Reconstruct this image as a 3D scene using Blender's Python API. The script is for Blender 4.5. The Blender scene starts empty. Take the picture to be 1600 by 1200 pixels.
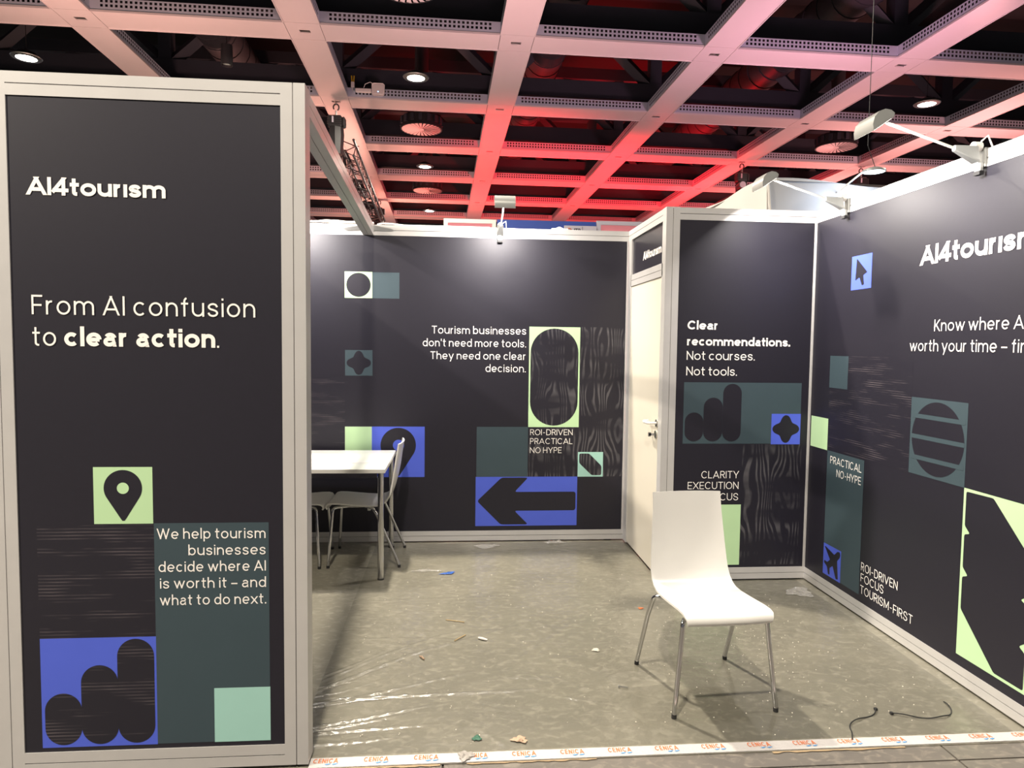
import bpy, bmesh, math, random
from math import sin, cos, pi, radians
from mathutils import Vector, Matrix
R_ = random.Random(7)
SC = bpy.context.scene
COL = SC.collection

# ------------------------------------------------------------------ camera
f_px = 1063.0
yaw, pitch, roll = 0.08178, 0.05783, 0.0122
cam_d = bpy.data.cameras.new('camera'); cam = bpy.data.objects.new('camera', cam_d); COL.objects.link(cam)
cam_d.sensor_fit = 'HORIZONTAL'; cam_d.sensor_width = 36.0; cam_d.lens = 36.0*f_px/1600.0
cam_d.clip_start = 0.05; cam_d.clip_end = 300
fw = Vector((sin(yaw)*cos(pitch), cos(yaw)*cos(pitch), -sin(pitch)))
rt = Vector((cos(yaw), -sin(yaw), 0)); up = rt.cross(fw)
r2 = cos(roll)*rt + sin(roll)*up; u2 = -sin(roll)*rt + cos(roll)*up
cam.matrix_world = Matrix(((r2.x, u2.x, -fw.x, 0), (r2.y, u2.y, -fw.y, 0), (r2.z, u2.z, -fw.z, 1.5879), (0, 0, 0, 1)))
SC.camera = cam
# ------------------------------------------------------------------ light and exposure
SC.view_settings.view_transform = 'Standard'; SC.view_settings.look = 'None'
SC.view_settings.gamma = 1.0; SC.view_settings.use_curve_mapping = False
SC.view_settings.exposure = 0.0
W = bpy.data.worlds.new('hall_air'); SC.world = W; W.use_nodes = True
W.node_tree.nodes['Background'].inputs[0].default_value = (0.95, 0.94, 1.0, 1)
W.node_tree.nodes['Background'].inputs[1].default_value = 0.165

# ceiling grid frame (x along rows, y into the hall)
GX0, GY0, GSX, GSY, GA = -5.1993, 10.1059, 3.0172, 2.8362, 0.0199
CZ = 6.0
def grid(i, j):
    return (GX0 + cos(GA)*GSX*i - sin(GA)*GSY*j, GY0 + sin(GA)*GSX*i + cos(GA)*GSY*j)

def area(name, loc, target, power, col, sx, sy=None, shape='DISK', spread=180):
    d = bpy.data.lights.new(name, 'AREA'); d.energy = power; d.color = col; d.shape = shape
    d.size = sx
    if sy: d.size_y = sy
    d.spread = radians(spread)
    o = bpy.data.objects.new(name, d); COL.objects.link(o); o.location = loc
    o.rotation_euler = (Vector(target)-Vector(loc)).to_track_quat('-Z', 'Y').to_euler()
    return o
def spot(name, loc, target, power, col, ang, blend=0.6, rad=0.2):
    d = bpy.data.lights.new(name, 'SPOT'); d.energy = power; d.color = col
    d.spot_size = radians(ang); d.spot_blend = blend; d.shadow_soft_size = rad
    o = bpy.data.objects.new(name, d); COL.objects.link(o); o.location = loc
    o.rotation_euler = (Vector(target)-Vector(loc)).to_track_quat('-Z', 'Y').to_euler()
    return o
WARM = (1.0, 0.89, 0.74)
# hall downlights: (cell i, cell j, power)
LAMPS = [(1, 0, 250), (-1, 0, 250), (4, 0, 250), (1, 2, 250), (1, 4, 250),
         (1, -2, 560), (-1, -2, 250), (4, -2, 250), (1, -4, 400), (-1, -4, 1250), (4, -4, 260)]
LAMP_POS = []
for (i, j, pw) in LAMPS:
    x, y = grid(i+.5, j+.5)
    z = 5.96
    if (i, j) == (1, -2): x, y = -0.72, 5.9
    LAMP_POS.append((x, y, z))
    area('hall_downlight_beam', (x, y, z-.03), (x, y, 0), pw, WARM, .26)
# red uplights of neighbouring stands; pink spots are added to tint the soffits
spot('stand_uplight_red', (3.2, 15.2, 3.3), (3.6, 17.6, 6.0), 2297, (1.0, 0.008, 0.018), 140, 1.0, .3)
spot('stand_uplight_red', (5.6, 18.6, 3.4), (5.8, 18.8, 6.0), 1990, (1.0, 0.008, 0.018), 150, 1.0, .3)
spot('stand_uplight_red', (1.6, 20.4, 3.4), (1.7, 20.6, 6.0), 1071, (1.0, 0.01, 0.02), 150, 1.0, .3)
spot('stand_uplight_red', (1.3, 14.6, 3.6), (1.2, 14.9, 6.0), 1047, (1.0, 0.008, 0.018), 110, 1.0, .3)
spot('added_pink_uplight', (5.5, 8.6, 3.2), (5.2, 9.6, 6.0), 620, (1.0, 0.46, 0.62), 126, 1.0, .4)
spot('added_pink_uplight', (0.6, 8.2, 3.0), (0.4, 9.6, 6.0), 430, (1.0, 0.52, 0.54), 126, 1.0, .4)
spot('added_pink_uplight', (-4.5, 8.6, 3.0), (-4.6, 9.6, 6.0), 513, (1.0, 0.50, 0.42), 126, 1.0, .4)
spot('added_pink_uplight', (-3.4, 15.0, 3.2), (-3.0, 15.6, 6.0), 1035, (1.0, 0.42, 0.32), 150, 1.0, .4)
spot('added_pink_uplight', (-2.6, 21.5, 3.2), (-2.4, 22.0, 6.0), 919, (1.0, 0.36, 0.26), 150, 1.0, .4)
spot('added_pink_uplight', (10.0, 12.5, 3.2), (9.6, 13.0, 6.0), 1035, (1.0, 0.38, 0.36), 150, 1.0, .4)
spot('added_pink_uplight', (10.0, 17.5, 3.2), (9.6, 18.0, 6.0), 804, (1.0, 0.34, 0.30), 150, 1.0, .4)

# ------------------------------------------------------------------ materials
def mat(name, col, rough=.5, metal=0.0, noise=0.0, nscale=20, bump=0.0, bscale=60, emis=None, estr=0, coat=0, spec=.5, ncol=None, stretch=None):
    m = bpy.data.materials.new(name); m.use_nodes = True
    nt = m.node_tree; b = nt.nodes['Principled BSDF']
    b.inputs['Base Color'].default_value = (*col, 1); b.inputs['Roughness'].default_value = rough
    b.inputs['Metallic'].default_value = metal; b.inputs['Specular IOR Level'].default_value = spec
    b.inputs['Coat Weight'].default_value = coat
    if emis: b.inputs['Emission Color'].default_value = (*emis, 1); b.inputs['Emission Strength'].default_value = estr
    tc = nt.nodes.new('ShaderNodeTexCoord'); src = tc.outputs['Object']
    if stretch:
        mp = nt.nodes.new('ShaderNodeMapping'); mp.inputs['Scale'].default_value = stretch
        nt.links.new(src, mp.inputs[0]); src = mp.outputs[0]
    n = nt.nodes.new('ShaderNodeTexNoise'); n.inputs['Scale'].default_value = nscale; n.inputs['Detail'].default_value = 6
    nt.links.new(src, n.inputs['Vector'])
    mx = nt.nodes.new('ShaderNodeMixRGB'); mx.inputs[1].default_value = (*[c*(1-noise) for c in col], 1)
    c2 = ncol or [min(1, c*(1+noise)) for c in col]
    mx.inputs[2].default_value = (*c2, 1)
    nt.links.new(n.outputs[0], mx.inputs[0]); nt.links.new(mx.outputs[0], b.inputs['Base Color'])
    if bump:
        n2 = nt.nodes.new('ShaderNodeTexNoise'); n2.inputs['Scale'].default_value = bscale; n2.inputs['Detail'].default_value = 4
        nt.links.new(src, n2.inputs['Vector'])
        bp = nt.nodes.new('ShaderNodeBump'); bp.inputs['Strength'].default_value = bump; bp.inputs['Distance'].default_value = .01
        nt.links.new(n2.outputs[0], bp.inputs['Height']); nt.links.new(bp.outputs[0], b.inputs['Normal'])
    return m
M = {}
M['alu'] = mat('satin_aluminium', (.60, .59, .585), .38, .35, .06, 9, .04, 300)
M['alu_shade'] = mat('groove_shade_aluminium', (.16, .15, .15), .6, .2)  # same metal coloured darker, shade of the profile gaps painted in
M['fabric'] = mat('dark_stretched_fabric', (.0125, .0113, .0195), .48, 0, .10, 40, .06, 900, spec=.42)
M['fabric_header'] = mat('dark_glossy_panel', (.022, .020, .028), .28, 0, .05, 10)
M['white_print'] = mat('white_print', (.86, .83, .80), .6, 0, .03)
M['green'] = mat('pale_green_print', (.46, .68, .39), .6, 0, .04, 6)
M['teal'] = mat('dark_teal_print', (.034, .059, .074), .62, 0, .08, 6)
M['blue'] = mat('blue_print', (.068, .112, .62), .6, 0, .05, 6)
M['mint'] = mat('mint_print', (.34, .60, .54), .6, 0, .04, 6)
M['cream'] = mat('cream_door', (.64, .60, .51), .38, 0, .03, 4)
M['white_plastic'] = mat('white_plastic', (.78, .77, .74), .30, 0, .02, 8, coat=.2)
M['grey_plastic'] = mat('grey_white_plastic', (.50, .50, .48), .35, 0, .03, 8)
M['chrome'] = mat('chrome', (.60, .60, .61), .10, 1.0, .04, 12)
M['steel'] = mat('brushed_steel', (.55, .55, .54), .28, 1.0, .05, 30)
M['white_metal'] = mat('white_painted_metal', (.78, .76, .72), .35, 0, .03, 10)
M['silver'] = mat('silver_paint', (.36, .37, .36), .35, .35, .05, 14)
M['rubber'] = mat('black_rubber', (.015, .015, .016), .6)
M['black'] = mat('black_paint', (.012, .012, .014), .5, 0, .1, 10)
M['black_metal'] = mat('black_steel', (.035, .035, .038), .4, .4, .1, 20)
M['roof'] = mat('dark_roof_steel', (.024, .027, .038), .6, 0, .15, 3)
M['roof_slab'] = mat('dark_roof_slab', (.008, .007, .009), .8, 0, .2, 1)
M['duct'] = mat('duct_sheet', (.055, .052, .06), .5, .3, .15, 5)
M['soffit'] = mat('painted_soffit_panel', (.70, .66, .65), .22, 0, .05, 1.2, coat=.15)
M['strip'] = mat('grey_perforated_sheet', (.46, .52, .61), .45, 0, .05, 8)
M['glow'] = mat('lamp_glow', (1, 1, 1), .5, emis=(1, .93, .80), estr=14)
M['glow_cool'] = mat('cool_led_glow', (1, 1, 1), .5, emis=(.80, .90, 1), estr=9)
M['glow_soft'] = mat('floodlight_glow', (1, 1, 1), .5, emis=(1, .94, .85), estr=6)
M['cloth'] = mat('white_stretch_cloth', (.52, .50, .48), .75, 0, .05, 2.5, .25, 3)
M['banner_blue'] = mat('blue_banner', (.030, .075, .36), .6, 0, .05, 3)
M['pink_panel'] = mat('rose_panel', (.86, .30, .36), .6, 0, .05, 2)
M['sign_grey'] = mat('sign_board', (.55, .54, .62), .5)
M['ink'] = mat('black_ink', (.02, .02, .03), .6)
M['orange'] = mat('orange_ink', (.62, .17, .05), .6, 0, .15, 200)
M['sky_ink'] = mat('light_blue_ink', (.08, .28, .60), .6, 0, .15, 200)
M['tape'] = mat('white_tape', (.52, .50, .49), .5, 0, .07, 25, .3, 90)
M['tape_tan'] = mat('old_tan_tape', (.33, .24, .14), .6, 0, .2, 40)
M['grey_tape'] = mat('grey_cloth_tape', (.33, .31, .29), .5, 0, .25, 50)
M['brown'] = mat('brown_paper', (.42, .30, .21), .7, 0, .3, 80)
M['wood'] = mat('splinter_wood', (.48, .34, .16), .7, 0, .2, 60)
M['crumb'] = mat('white_crumbs', (.75, .70, .60), .7, 0, .1, 60)
M['green_card'] = mat('green_card', (.02, .10, .06), .5, 0, .2, 60)
M['blue_tape'] = mat('blue_tape', (.02, .09, .36), .5, 0, .2, 40)
M['yellow'] = mat('yellow_plastic', (.62, .42, .02), .4)
M['paper'] = mat('crinkled_clear_wrap', (.80, .79, .76), .3, 0, .12, 90, .5, 120)

# hall floor, booth floor
def floor_mat(name, base, dark, light, rough):
    m = bpy.data.materials.new(name); m.use_nodes = True; nt = m.node_tree; b = nt.nodes['Principled BSDF']
    tc = nt.nodes.new('ShaderNodeTexCoord')
    n1 = nt.nodes.new('ShaderNodeTexNoise'); n1.inputs['Scale'].default_value = 2.3; n1.inputs['Detail'].default_value = 8; n1.inputs['Distortion'].default_value = 1.2
    n2 = nt.nodes.new('ShaderNodeTexNoise'); n2.inputs['Scale'].default_value = 26; n2.inputs['Detail'].default_value = 8; n2.inputs['Distortion'].default_value = .8
    mp = nt.nodes.new('ShaderNodeMapping'); mp.inputs['Scale'].default_value = (.8, 1.15, 1); mp.inputs['Rotation'].default_value = (0, 0, .5)
    nt.links.new(tc.outputs['Object'], mp.inputs[0])
    for n in (n1, n2): nt.links.new(mp.outputs[0], n.inputs['Vector'])
    r1 = nt.nodes.new('ShaderNodeValToRGB'); r1.color_ramp.elements[0].position = .30; r1.color_ramp.elements[1].position = .72
    r1.color_ramp.elements[0].color = (*dark, 1); r1.color_ramp.elements[1].color = (*base, 1)
    nt.links.new(n1.outputs[0], r1.inputs[0])
    r2 = nt.nodes.new('ShaderNodeValToRGB'); r2.color_ramp.elements[0].position = .50; r2.color_ramp.elements[1].position = .80
    r2.color_ramp.elements[0].color = (0, 0, 0, 1); r2.color_ramp.elements[1].color = (1, 1, 1, 1)
    nt.links.new(n2.outputs[0], r2.inputs[0])
    mx = nt.nodes.new('ShaderNodeMixRGB'); nt.links.new(r2.outputs[0], mx.inputs[0]); nt.links.new(r1.outputs[0], mx.inputs[1]); mx.inputs[2].default_value = (*light, 1)
    nt.links.new(mx.outputs[0], b.inputs['Base Color'])
    b.inputs['Roughness'].default_value = rough
    bp = nt.nodes.new('ShaderNodeBump'); bp.inputs['Strength'].default_value = .12; bp.inputs['Distance'].default_value = .01
    nt.links.new(n2.outputs[0], bp.inputs['Height']); nt.links.new(bp.outputs[0], b.inputs['Normal'])
    return m
M['booth_floor'] = floor_mat('grey_green_booth_floor', (.215, .203, .160), (.165, .157, .124), (.31, .295, .24), .42)
M['hall_tile'] = floor_mat('grey_hall_tile', (.17, .155, .135), (.12, .11, .10), (.27, .24, .20), .35)

# clear film over the booth floor
def film_mat(name, frost, rough):
    m = bpy.data.materials.new(name); m.use_nodes = True; nt = m.node_tree
    for n in list(nt.nodes): nt.nodes.remove(n)
    out = nt.nodes.new('ShaderNodeOutputMaterial'); tr = nt.nodes.new('ShaderNodeBsdfTransparent')
    tr.inputs[0].default_value = (.97, .97, .96, 1)
    gl = nt.nodes.new('ShaderNodeBsdfGlossy'); gl.inputs['Roughness'].default_value = rough
    df = nt.nodes.new('ShaderNodeBsdfDiffuse'); df.inputs[0].default_value = (.85, .83, .78, 1)
    fr = nt.nodes.new('ShaderNodeFresnel'); fr.inputs[0].default_value = 1.45
    tc = nt.nodes.new('ShaderNodeTexCoord'); mp = nt.nodes.new('ShaderNodeMapping'); mp.inputs['Scale'].default_value = (1, 1.3, 1); mp.inputs['Rotation'].default_value = (0, 0, -.45)
    ns = nt.nodes.new('ShaderNodeTexNoise'); ns.inputs['Scale'].default_value = 7; ns.inputs['Detail'].default_value = 7; ns.inputs['Distortion'].default_value = 2.0
    nt.links.new(tc.outputs['Object'], mp.inputs[0]); nt.links.new(mp.outputs[0], ns.inputs['Vector'])
    bp = nt.nodes.new('ShaderNodeBump'); bp.inputs['Strength'].default_value = .24; bp.inputs['Distance'].default_value = .02
    nt.links.new(ns.outputs[0], bp.inputs['Height']); nt.links.new(bp.outputs[0], gl.inputs['Normal']); nt.links.new(bp.outputs[0], fr.inputs['Normal'])
    m1 = nt.nodes.new('ShaderNodeMixShader'); nt.links.new(fr.outputs[0], m1.inputs[0]); nt.links.new(tr.outputs[0], m1.inputs[1]); nt.links.new(gl.outputs[0], m1.inputs[2])
    m2 = nt.nodes.new('ShaderNodeMixShader'); m2.inputs[0].default_value = frost
    nt.links.new(m1.outputs[0], m2.inputs[1]); nt.links.new(df.outputs[0], m2.inputs[2]); nt.links.new(m2.outputs[0], out.inputs[0])
    return m
M['film'] = film_mat('clear_plastic_film', .02, .22)
M['scrap'] = film_mat('crumpled_clear_plastic', .26, .12)

# printed streaks / moire
def pattern_mat(name, kind):
    m = bpy.data.materials.new(name); m.use_nodes = True; nt = m.node_tree; b = nt.nodes['Principled BSDF']
    b.inputs['Roughness'].default_value = .48; b.inputs['Specular IOR Level'].default_value = .42
    tc = nt.nodes.new('ShaderNodeTexCoord')
    if kind == 'streak':
        wv = nt.nodes.new('ShaderNodeTexWave'); wv.bands_direction = 'Z'; wv.inputs['Scale'].default_value = 26; wv.inputs['Distortion'].default_value = .6
        wv.inputs['Detail Scale'].default_value = .5
        nt.links.new(tc.outputs['Object'], wv.inputs['Vector'])
        mp = nt.nodes.new('ShaderNodeMapping'); mp.inputs['Scale'].default_value = (2.2, 2.2, 11); mp.inputs['Location'].default_value = (3.1, 0, 1.7)
        nt.links.new(tc.outputs['Object'], mp.inputs[0])
        ns = nt.nodes.new('ShaderNodeTexNoise'); ns.inputs['Scale'].default_value = 1.6; ns.inputs['Detail'].default_value = 3; nt.links.new(mp.outputs[0], ns.inputs['Vector'])
        lo, hi = .50, .72
    else:
        mp0 = nt.nodes.new('ShaderNodeMapping'); mp0.inputs['Scale'].default_value = (1, 1, .24); nt.links.new(tc.outputs['Object'], mp0.inputs[0])
        wv = nt.nodes.new('ShaderNodeTexWave'); wv.bands_direction = 'X'; wv.inputs['Scale'].default_value = 9; wv.inputs['Distortion'].default_value = 22
        wv.inputs['Detail'].default_value = 1.5; wv.inputs['Detail Scale'].default_value = .9; wv.inputs['Detail Roughness'].default_value = .4
        nt.links.new(mp0.outputs[0], wv.inputs['Vector'])
        mp = nt.nodes.new('ShaderNodeMapping'); mp.inputs['Scale'].default_value = (1.5, 1.5, 5.5); nt.links.new(tc.outputs['Object'], mp.inputs[0])
        ns = nt.nodes.new('ShaderNodeTexNoise'); ns.inputs['Scale'].default_value = 1.3; ns.inputs['Detail'].default_value = 2; nt.links.new(mp.outputs[0], ns.inputs['Vector'])
        lo, hi = .42, .62
    ra = nt.nodes.new('ShaderNodeValToRGB'); ra.color_ramp.elements[0].position = .55; ra.color_ramp.elements[1].position = .85
    nt.links.new(wv.outputs['Fac'], ra.inputs[0])
    rb = nt.nodes.new('ShaderNodeValToRGB'); rb.color_ramp.elements[0].position = lo; rb.color_ramp.elements[1].position = hi
    nt.links.new(ns.outputs[0], rb.inputs[0])
    mu = nt.nodes.new('ShaderNodeMath'); mu.operation = 'MULTIPLY'; nt.links.new(ra.outputs[0], mu.inputs[0]); nt.links.new(rb.outputs[0], mu.inputs[1])
    mx = nt.nodes.new('ShaderNodeMixRGB'); nt.links.new(mu.outputs[0], mx.inputs[0])
    mx.inputs[1].default_value = (.0125, .0113, .0195, 1); mx.inputs[2].default_value = (.095, .080, .090, 1) if kind == 'streak' else (.078, .075, .084, 1)
    nt.links.new(mx.outputs[0], b.inputs['Base Color'])
    return m
M['streak'] = pattern_mat('streak_print', 'streak')
M['moire'] = pattern_mat('ripple_print', 'moire')

# ------------------------------------------------------------------ mesh helpers
class MB:
    def __init__(s): s.v = []; s.f = []
    def add(s, vs, fs):
        n = len(s.v); s.v += [tuple(v) for v in vs]; s.f += [tuple(n+i for i in f) for f in fs]; return s
    def box(s, x0, x1, y0, y1, z0, z1):
        return s.add([(x0,y0,z0),(x1,y0,z0),(x1,y1,z0),(x0,y1,z0),(x0,y0,z1),(x1,y0,z1),(x1,y1,z1),(x0,y1,z1)],
                     [(0,3,2,1),(4,5,6,7),(0,1,5,4),(1,2,6,5),(2,3,7,6),(3,0,4,7)])
    def tube(s, pts, r, n=8, cap=True):
        pts = [Vector(p) for p in pts]; rs = r if isinstance(r, (list, tuple)) else [r]*len(pts)
        base = len(s.v); prev = None
        for k, p in enumerate(pts):
            t = (pts[min(k+1, len(pts)-1)] - pts[max(k-1, 0)]).normalized()
            if prev is None:
                a = Vector((0, 0, 1)) if abs(t.z) < .9 else Vector((1, 0, 0))
                u = t.cross(a).normalized()
            else:
                u = (prev - t*prev.dot(t)).normalized()
            prev = u; w = t.cross(u)
            for q in range(n):
                an = 2*pi*q/n; s.v.append(tuple(p + rs[k]*(cos(an)*u + sin(an)*w)))
        for k in range(len(pts)-1):
            for q in range(n):
                a = base+k*n+q; b = base+k*n+(q+1) % n
                s.f.append((a, b, b+n, a+n))
        if cap:
            s.f.append(tuple(base+q for q in range(n))[::-1]); e = base+(len(pts)-1)*n
            s.f.append(tuple(e+q for q in range(n)))
        return s
    def lathe(s, prof, n=24, c=(0, 0, 0)):
        base = len(s.v)
        for (r, z) in prof:
            for q in range(n): s.v.append((c[0]+r*cos(2*pi*q/n), c[1]+r*sin(2*pi*q/n), c[2]+z))
        for k in range(len(prof)-1):
            for q in range(n):
                a = base+k*n+q; b = base+k*n+(q+1) % n; s.f.append((a, b, b+n, a+n))
        return s
    def disc(s, c, r, n=24, flip=False):
        base = len(s.v)
        for q in range(n): s.v.append((c[0]+r*cos(2*pi*q/n), c[1]+r*sin(2*pi*q/n), c[2]))
        ids = tuple(base+q for q in range(n)); s.f.append(ids[::-1] if flip else ids); return s
    def poly(s, pts): return s.add(pts, [tuple(range(len(pts)))])
    def mesh(s, name, m, smooth=False, bevel=0):
        me = bpy.data.meshes.new(name); me.from_pydata(s.v, [], s.f)
        if bevel:
            bm = bmesh.new(); bm.from_mesh(me)
            bmesh.ops.bevel(bm, geom=list(bm.edges), offset=bevel, segments=1, affect='EDGES'); bm.to_mesh(me); bm.free()
        me.materials.append(M[m] if isinstance(m, str) else m)
        if smooth:
            me.polygons.foreach_set('use_smooth', [True]*len(me.polygons)); me.set_sharp_from_angle(angle=radians(40))
        me.update(); return me
    def build(s, name, m, parent=None, smooth=False, bevel=0):
        o = bpy.data.objects.new(name, s.mesh(name, m, smooth, bevel)); COL.objects.link(o)
        if parent: o.parent = parent
        return o
def empty(name, loc=(0, 0, 0), rz=0):
    o = bpy.data.objects.new(name, None); COL.objects.link(o); o.location = loc; o.rotation_euler = (0, 0, rz); o.empty_display_size = .1; return o
def tag(o, label=None, cat=None, group=None, kind=None):
    if label: o['label'] = label
    if cat: o['category'] = cat
    if group: o['group'] = group
    if kind: o['kind'] = kind
    return o
def copy_tree(o, parent=None):
    c = o.copy(); COL.objects.link(c)
    if parent: c.parent = parent
    for ch in list(o.children): copy_tree(ch, c)
    return c

# ------------------------------------------------------------------ stroke lettering
XH = .72
def arc(cx, cy, rx, ry, a0, a1, n=14):
    return [(cx+rx*cos(radians(a0+(a1-a0)*k/n)), cy+ry*sin(radians(a0+(a1-a0)*k/n))) for k in range(n+1)]
def catmull(P, n=5):
    out = []
    for i in range(len(P)-1):
        p0 = P[max(i-1, 0)]; p1 = P[i]; p2 = P[i+1]; p3 = P[min(i+2, len(P)-1)]
        for k in range(n):
            t = k/n
            out.append(tuple(.5*((2*p1[d])+(-p0[d]+p2[d])*t+(2*p0[d]-5*p1[d]+4*p2[d]-p3[d])*t*t+(-p0[d]+3*p1[d]-3*p2[d]+p3[d])*t**3) for d in (0, 1)))
    return out+[P[-1]]
def Ssh(h):
    return catmull([(.97, .74*h), (.82, .93*h), (.5, h), (.16, .92*h), (.04, .74*h), (.2, .59*h), (.5, .51*h), (.82, .42*h), (.98, .25*h), (.84, .07*h), (.5, 0), (.17, .07*h), (.0, .26*h)])
# each glyph: (width, [(kind, points)])  kinds: L open line, C open curve, O closed, D diagonal (clipped), P dot
G = {
 ' ': (.30, []),
 'A': (.92, [('D', [(0, 0), (.5, 1)]), ('D', [(.5, 1), (1, 0)]), ('L', [(.22, .30), (.78, .30)])]),
 'B': (.66, [('L', [(0, 0), (0, 1)]), ('C', [(0, 1), (.5, 1)]+arc(.55, .77, .37, .23, 90, -90)+[(0, .54)]), ('C', [(0, .54), (.5, .54)]+arc(.58, .27, .42, .27, 90, -90)+[(0, 0)])]),
 'C': (.88, [('C', arc(.53, .5, .53, .5, 42, 318, 24))]),
 'D': (.82, [('L', [(0, 0), (0, 1)]), ('C', [(0, 1), (.40, 1)]+arc(.45, .5, .55, .5, 90, -90, 18)+[(.40, 0), (0, 0)])]),
 'E': (.62, [('L', [(0, 0), (0, 1)]), ('L', [(0, 1), (1, 1)]), ('L', [(0, .52), (.92, .52)]), ('L', [(0, 0), (1, 0)])]),
 'F': (.60, [('L', [(0, 0), (0, 1)]), ('L', [(0, 1), (1, 1)]), ('L', [(0, .50), (.9, .50)])]),
 'H': (.74, [('L', [(0, 0), (0, 1)]), ('L', [(1, 0), (1, 1)]), ('L', [(0, .52), (1, .52)])]),
 'I': (.0, [('L', [(0, 0), (0, 1)])]),
 'K': (.72, [('L', [(0, 0), (0, 1)]), ('D', [(0.0, .34), (.93, 1)]), ('D', [(.32, .56), (1, 0)])]),
 'L': (.56, [('L', [(0, 0), (0, 1)]), ('L', [(0, 0), (1, 0)])]),
 'M': (.92, [('L', [(0, 0), (0, 1)]), ('L', [(1, 0), (1, 1)]), ('D', [(0, 1), (.5, .18)]), ('D', [(.5, .18), (1, 1)])]),
 'N': (.78, [('L', [(0, 0), (0, 1)]), ('L', [(1, 0), (1, 1)]), ('D', [(0, 1), (1, 0)])]),
 'O': (.94, [('O', arc(.5, .5, .5, .5, 0, 360, 32)[:-1])]),
 'P': (.64, [('L', [(0, 0), (0, 1)]), ('C', [(0, 1), (.5, 1)]+arc(.6, .74, .40, .26, 90, -90)+[(0, .48)])]),
 'R': (.68, [('L', [(0, 0), (0, 1)]), ('C', [(0, 1), (.5, 1)]+arc(.58, .75, .40, .25, 90, -90)+[(0, .50)]), ('D', [(.52, .50), (1, 0)])]),
 'S': (.72, [('C', Ssh(1.0))]),
 'T': (.72, [('L', [(0, 1), (1, 1)]), ('L', [(.5, 0), (.5, 1)])]),
 'U': (.76, [('C', [(0, 1), (0, .36)]+arc(.5, .36, .5, .36, 180, 360, 18)+[(1, 1)])]),
 'V': (.86, [('D', [(0, 1), (.5, 0)]), ('D', [(.5, 0), (1, 1)])]),
 'W': (1.28, [('D', [(0, 1), (.26, 0)]), ('D', [(.26, 0), (.5, 1)]), ('D', [(.5, 1), (.74, 0)]), ('D', [(.74, 0), (1, 1)])]),
 'X': (.82, [('D', [(0, 1), (1, 0)]), ('D', [(0, 0), (1, 1)])]),
 'Y': (.82, [('D', [(0, 1), (.5, .42)]), ('D', [(1, 1), (.5, .42)]), ('L', [(.5, 0), (.5, .42)])]),
 '4': (.76, [('D', [(.72, 1), (0, .30)]), ('L', [(0, .26), (1, .26)]), ('L', [(.74, 0), (.74, 1)])]),
 'a': (.66, [('C', [(.95, 0), (.95, .46)]+arc(.5, .44, .45, .28, 0, 150, 12)), ('C', [(.95, .41), (.42, .41)]+arc(.36, .205, .36, .205, 90, 270, 12)+[(.55, .01), (.80, .08), (.95, .22)])]),
 'b': (.72, [('L', [(0, 0), (0, 1.03)]), ('O', arc(.5, .36, .5, .36, 0, 360, 24)[:-1])]),
 'c': (.68, [('C', arc(.53, .36, .53, .36, 45, 315, 20))]),
 'd': (.72, [('L', [(1, 0), (1, 1.03)]), ('O', arc(.5, .36, .5, .36, 0, 360, 24)[:-1])]),
 'e': (.74, [('C', [(.02, .35), (1, .35)]), ('C', arc(.5, .36, .5, .36, 0, 315, 24))]),
 'f': (.42, [('C', [(.42, 0), (.42, .80)]+arc(.88, .80, .46, .20, 180, 95, 8)), ('L', [(0, XH), (.95, XH)])]),
 'h': (.68, [('L', [(0, 0), (0, 1.03)]), ('C', [(0, .30)]+arc(.5, .40, .5, .32, 180, 0, 16)+[(1, 0)])]),
 'i': (.0, [('L', [(0, 0), (0, XH)]), ('P', [(0, .93)])]),
 '1': (.0, [('L', [(0, 0), (0, XH)])]),
 'l': (.0, [('L', [(0, 0), (0, 1.03)])]),
 'm': (1.12, [('L', [(0, 0), (0, XH)]), ('C', [(0, .34)]+arc(.25, .44, .25, .28, 180, 0, 14)+[(.5, 0)]), ('C', [(.5, .34)]+arc(.75, .44, .25, .28, 180, 0, 14)+[(1, 0)])]),
 'n': (.68, [('L', [(0, 0), (0, XH)]), ('C', [(0, .30)]+arc(.5, .40, .5, .32, 180, 0, 16)+[(1, 0)])]),
 'o': (.76, [('O', arc(.5, .36, .5, .36, 0, 360, 26)[:-1])]),
 'p': (.72, [('L', [(0, -.26), (0, XH)]), ('O', arc(.5, .36, .5, .36, 0, 360, 24)[:-1])]),
 'r': (.40, [('L', [(0, 0), (0, XH)]), ('C', [(0, .34)]+arc(.85, .40, .85, .32, 180, 80, 10))]),
 's': (.62, [('C', Ssh(XH))]),
 't': (.44, [('C', [(.40, .96), (.40, .14)]+arc(.85, .14, .45, .14, 180, 270, 6)+[(1, 0)]), ('L', [(0, XH), (1, XH)])]),
 'u': (.70, [('C', [(0, XH), (0, .32)]+arc(.5, .32, .5, .32, 180, 360, 16)), ('L', [(1, 0), (1, XH)])]),
 'w': (1.06, [('d', [(0, XH), (.26, 0)]), ('d', [(.26, 0), (.5, XH)]), ('d', [(.5, XH), (.74, 0)]), ('d', [(.74, 0), (1, XH)])]),
 'x': (.68, [('d', [(0, XH), (1, 0)]), ('d', [(0, 0), (1, XH)])]),
 'y': (.70, [('d', [(0, XH), (.5, 0)]), ('y', [(1, XH), (.33, -.28)])]),
 '.': (.0, [('P', [(0, 0)])]),
 ',': (.0, [('P', [(0, 0)])]),
 "'": (.0, [('L', [(0, .80), (0, 1)])]),
 '-': (.50, [('L', [(.22, .42), (.78, .42)])]),
 '–': (.62, [('L', [(0, .38), (1, .38)])]),
}
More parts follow.
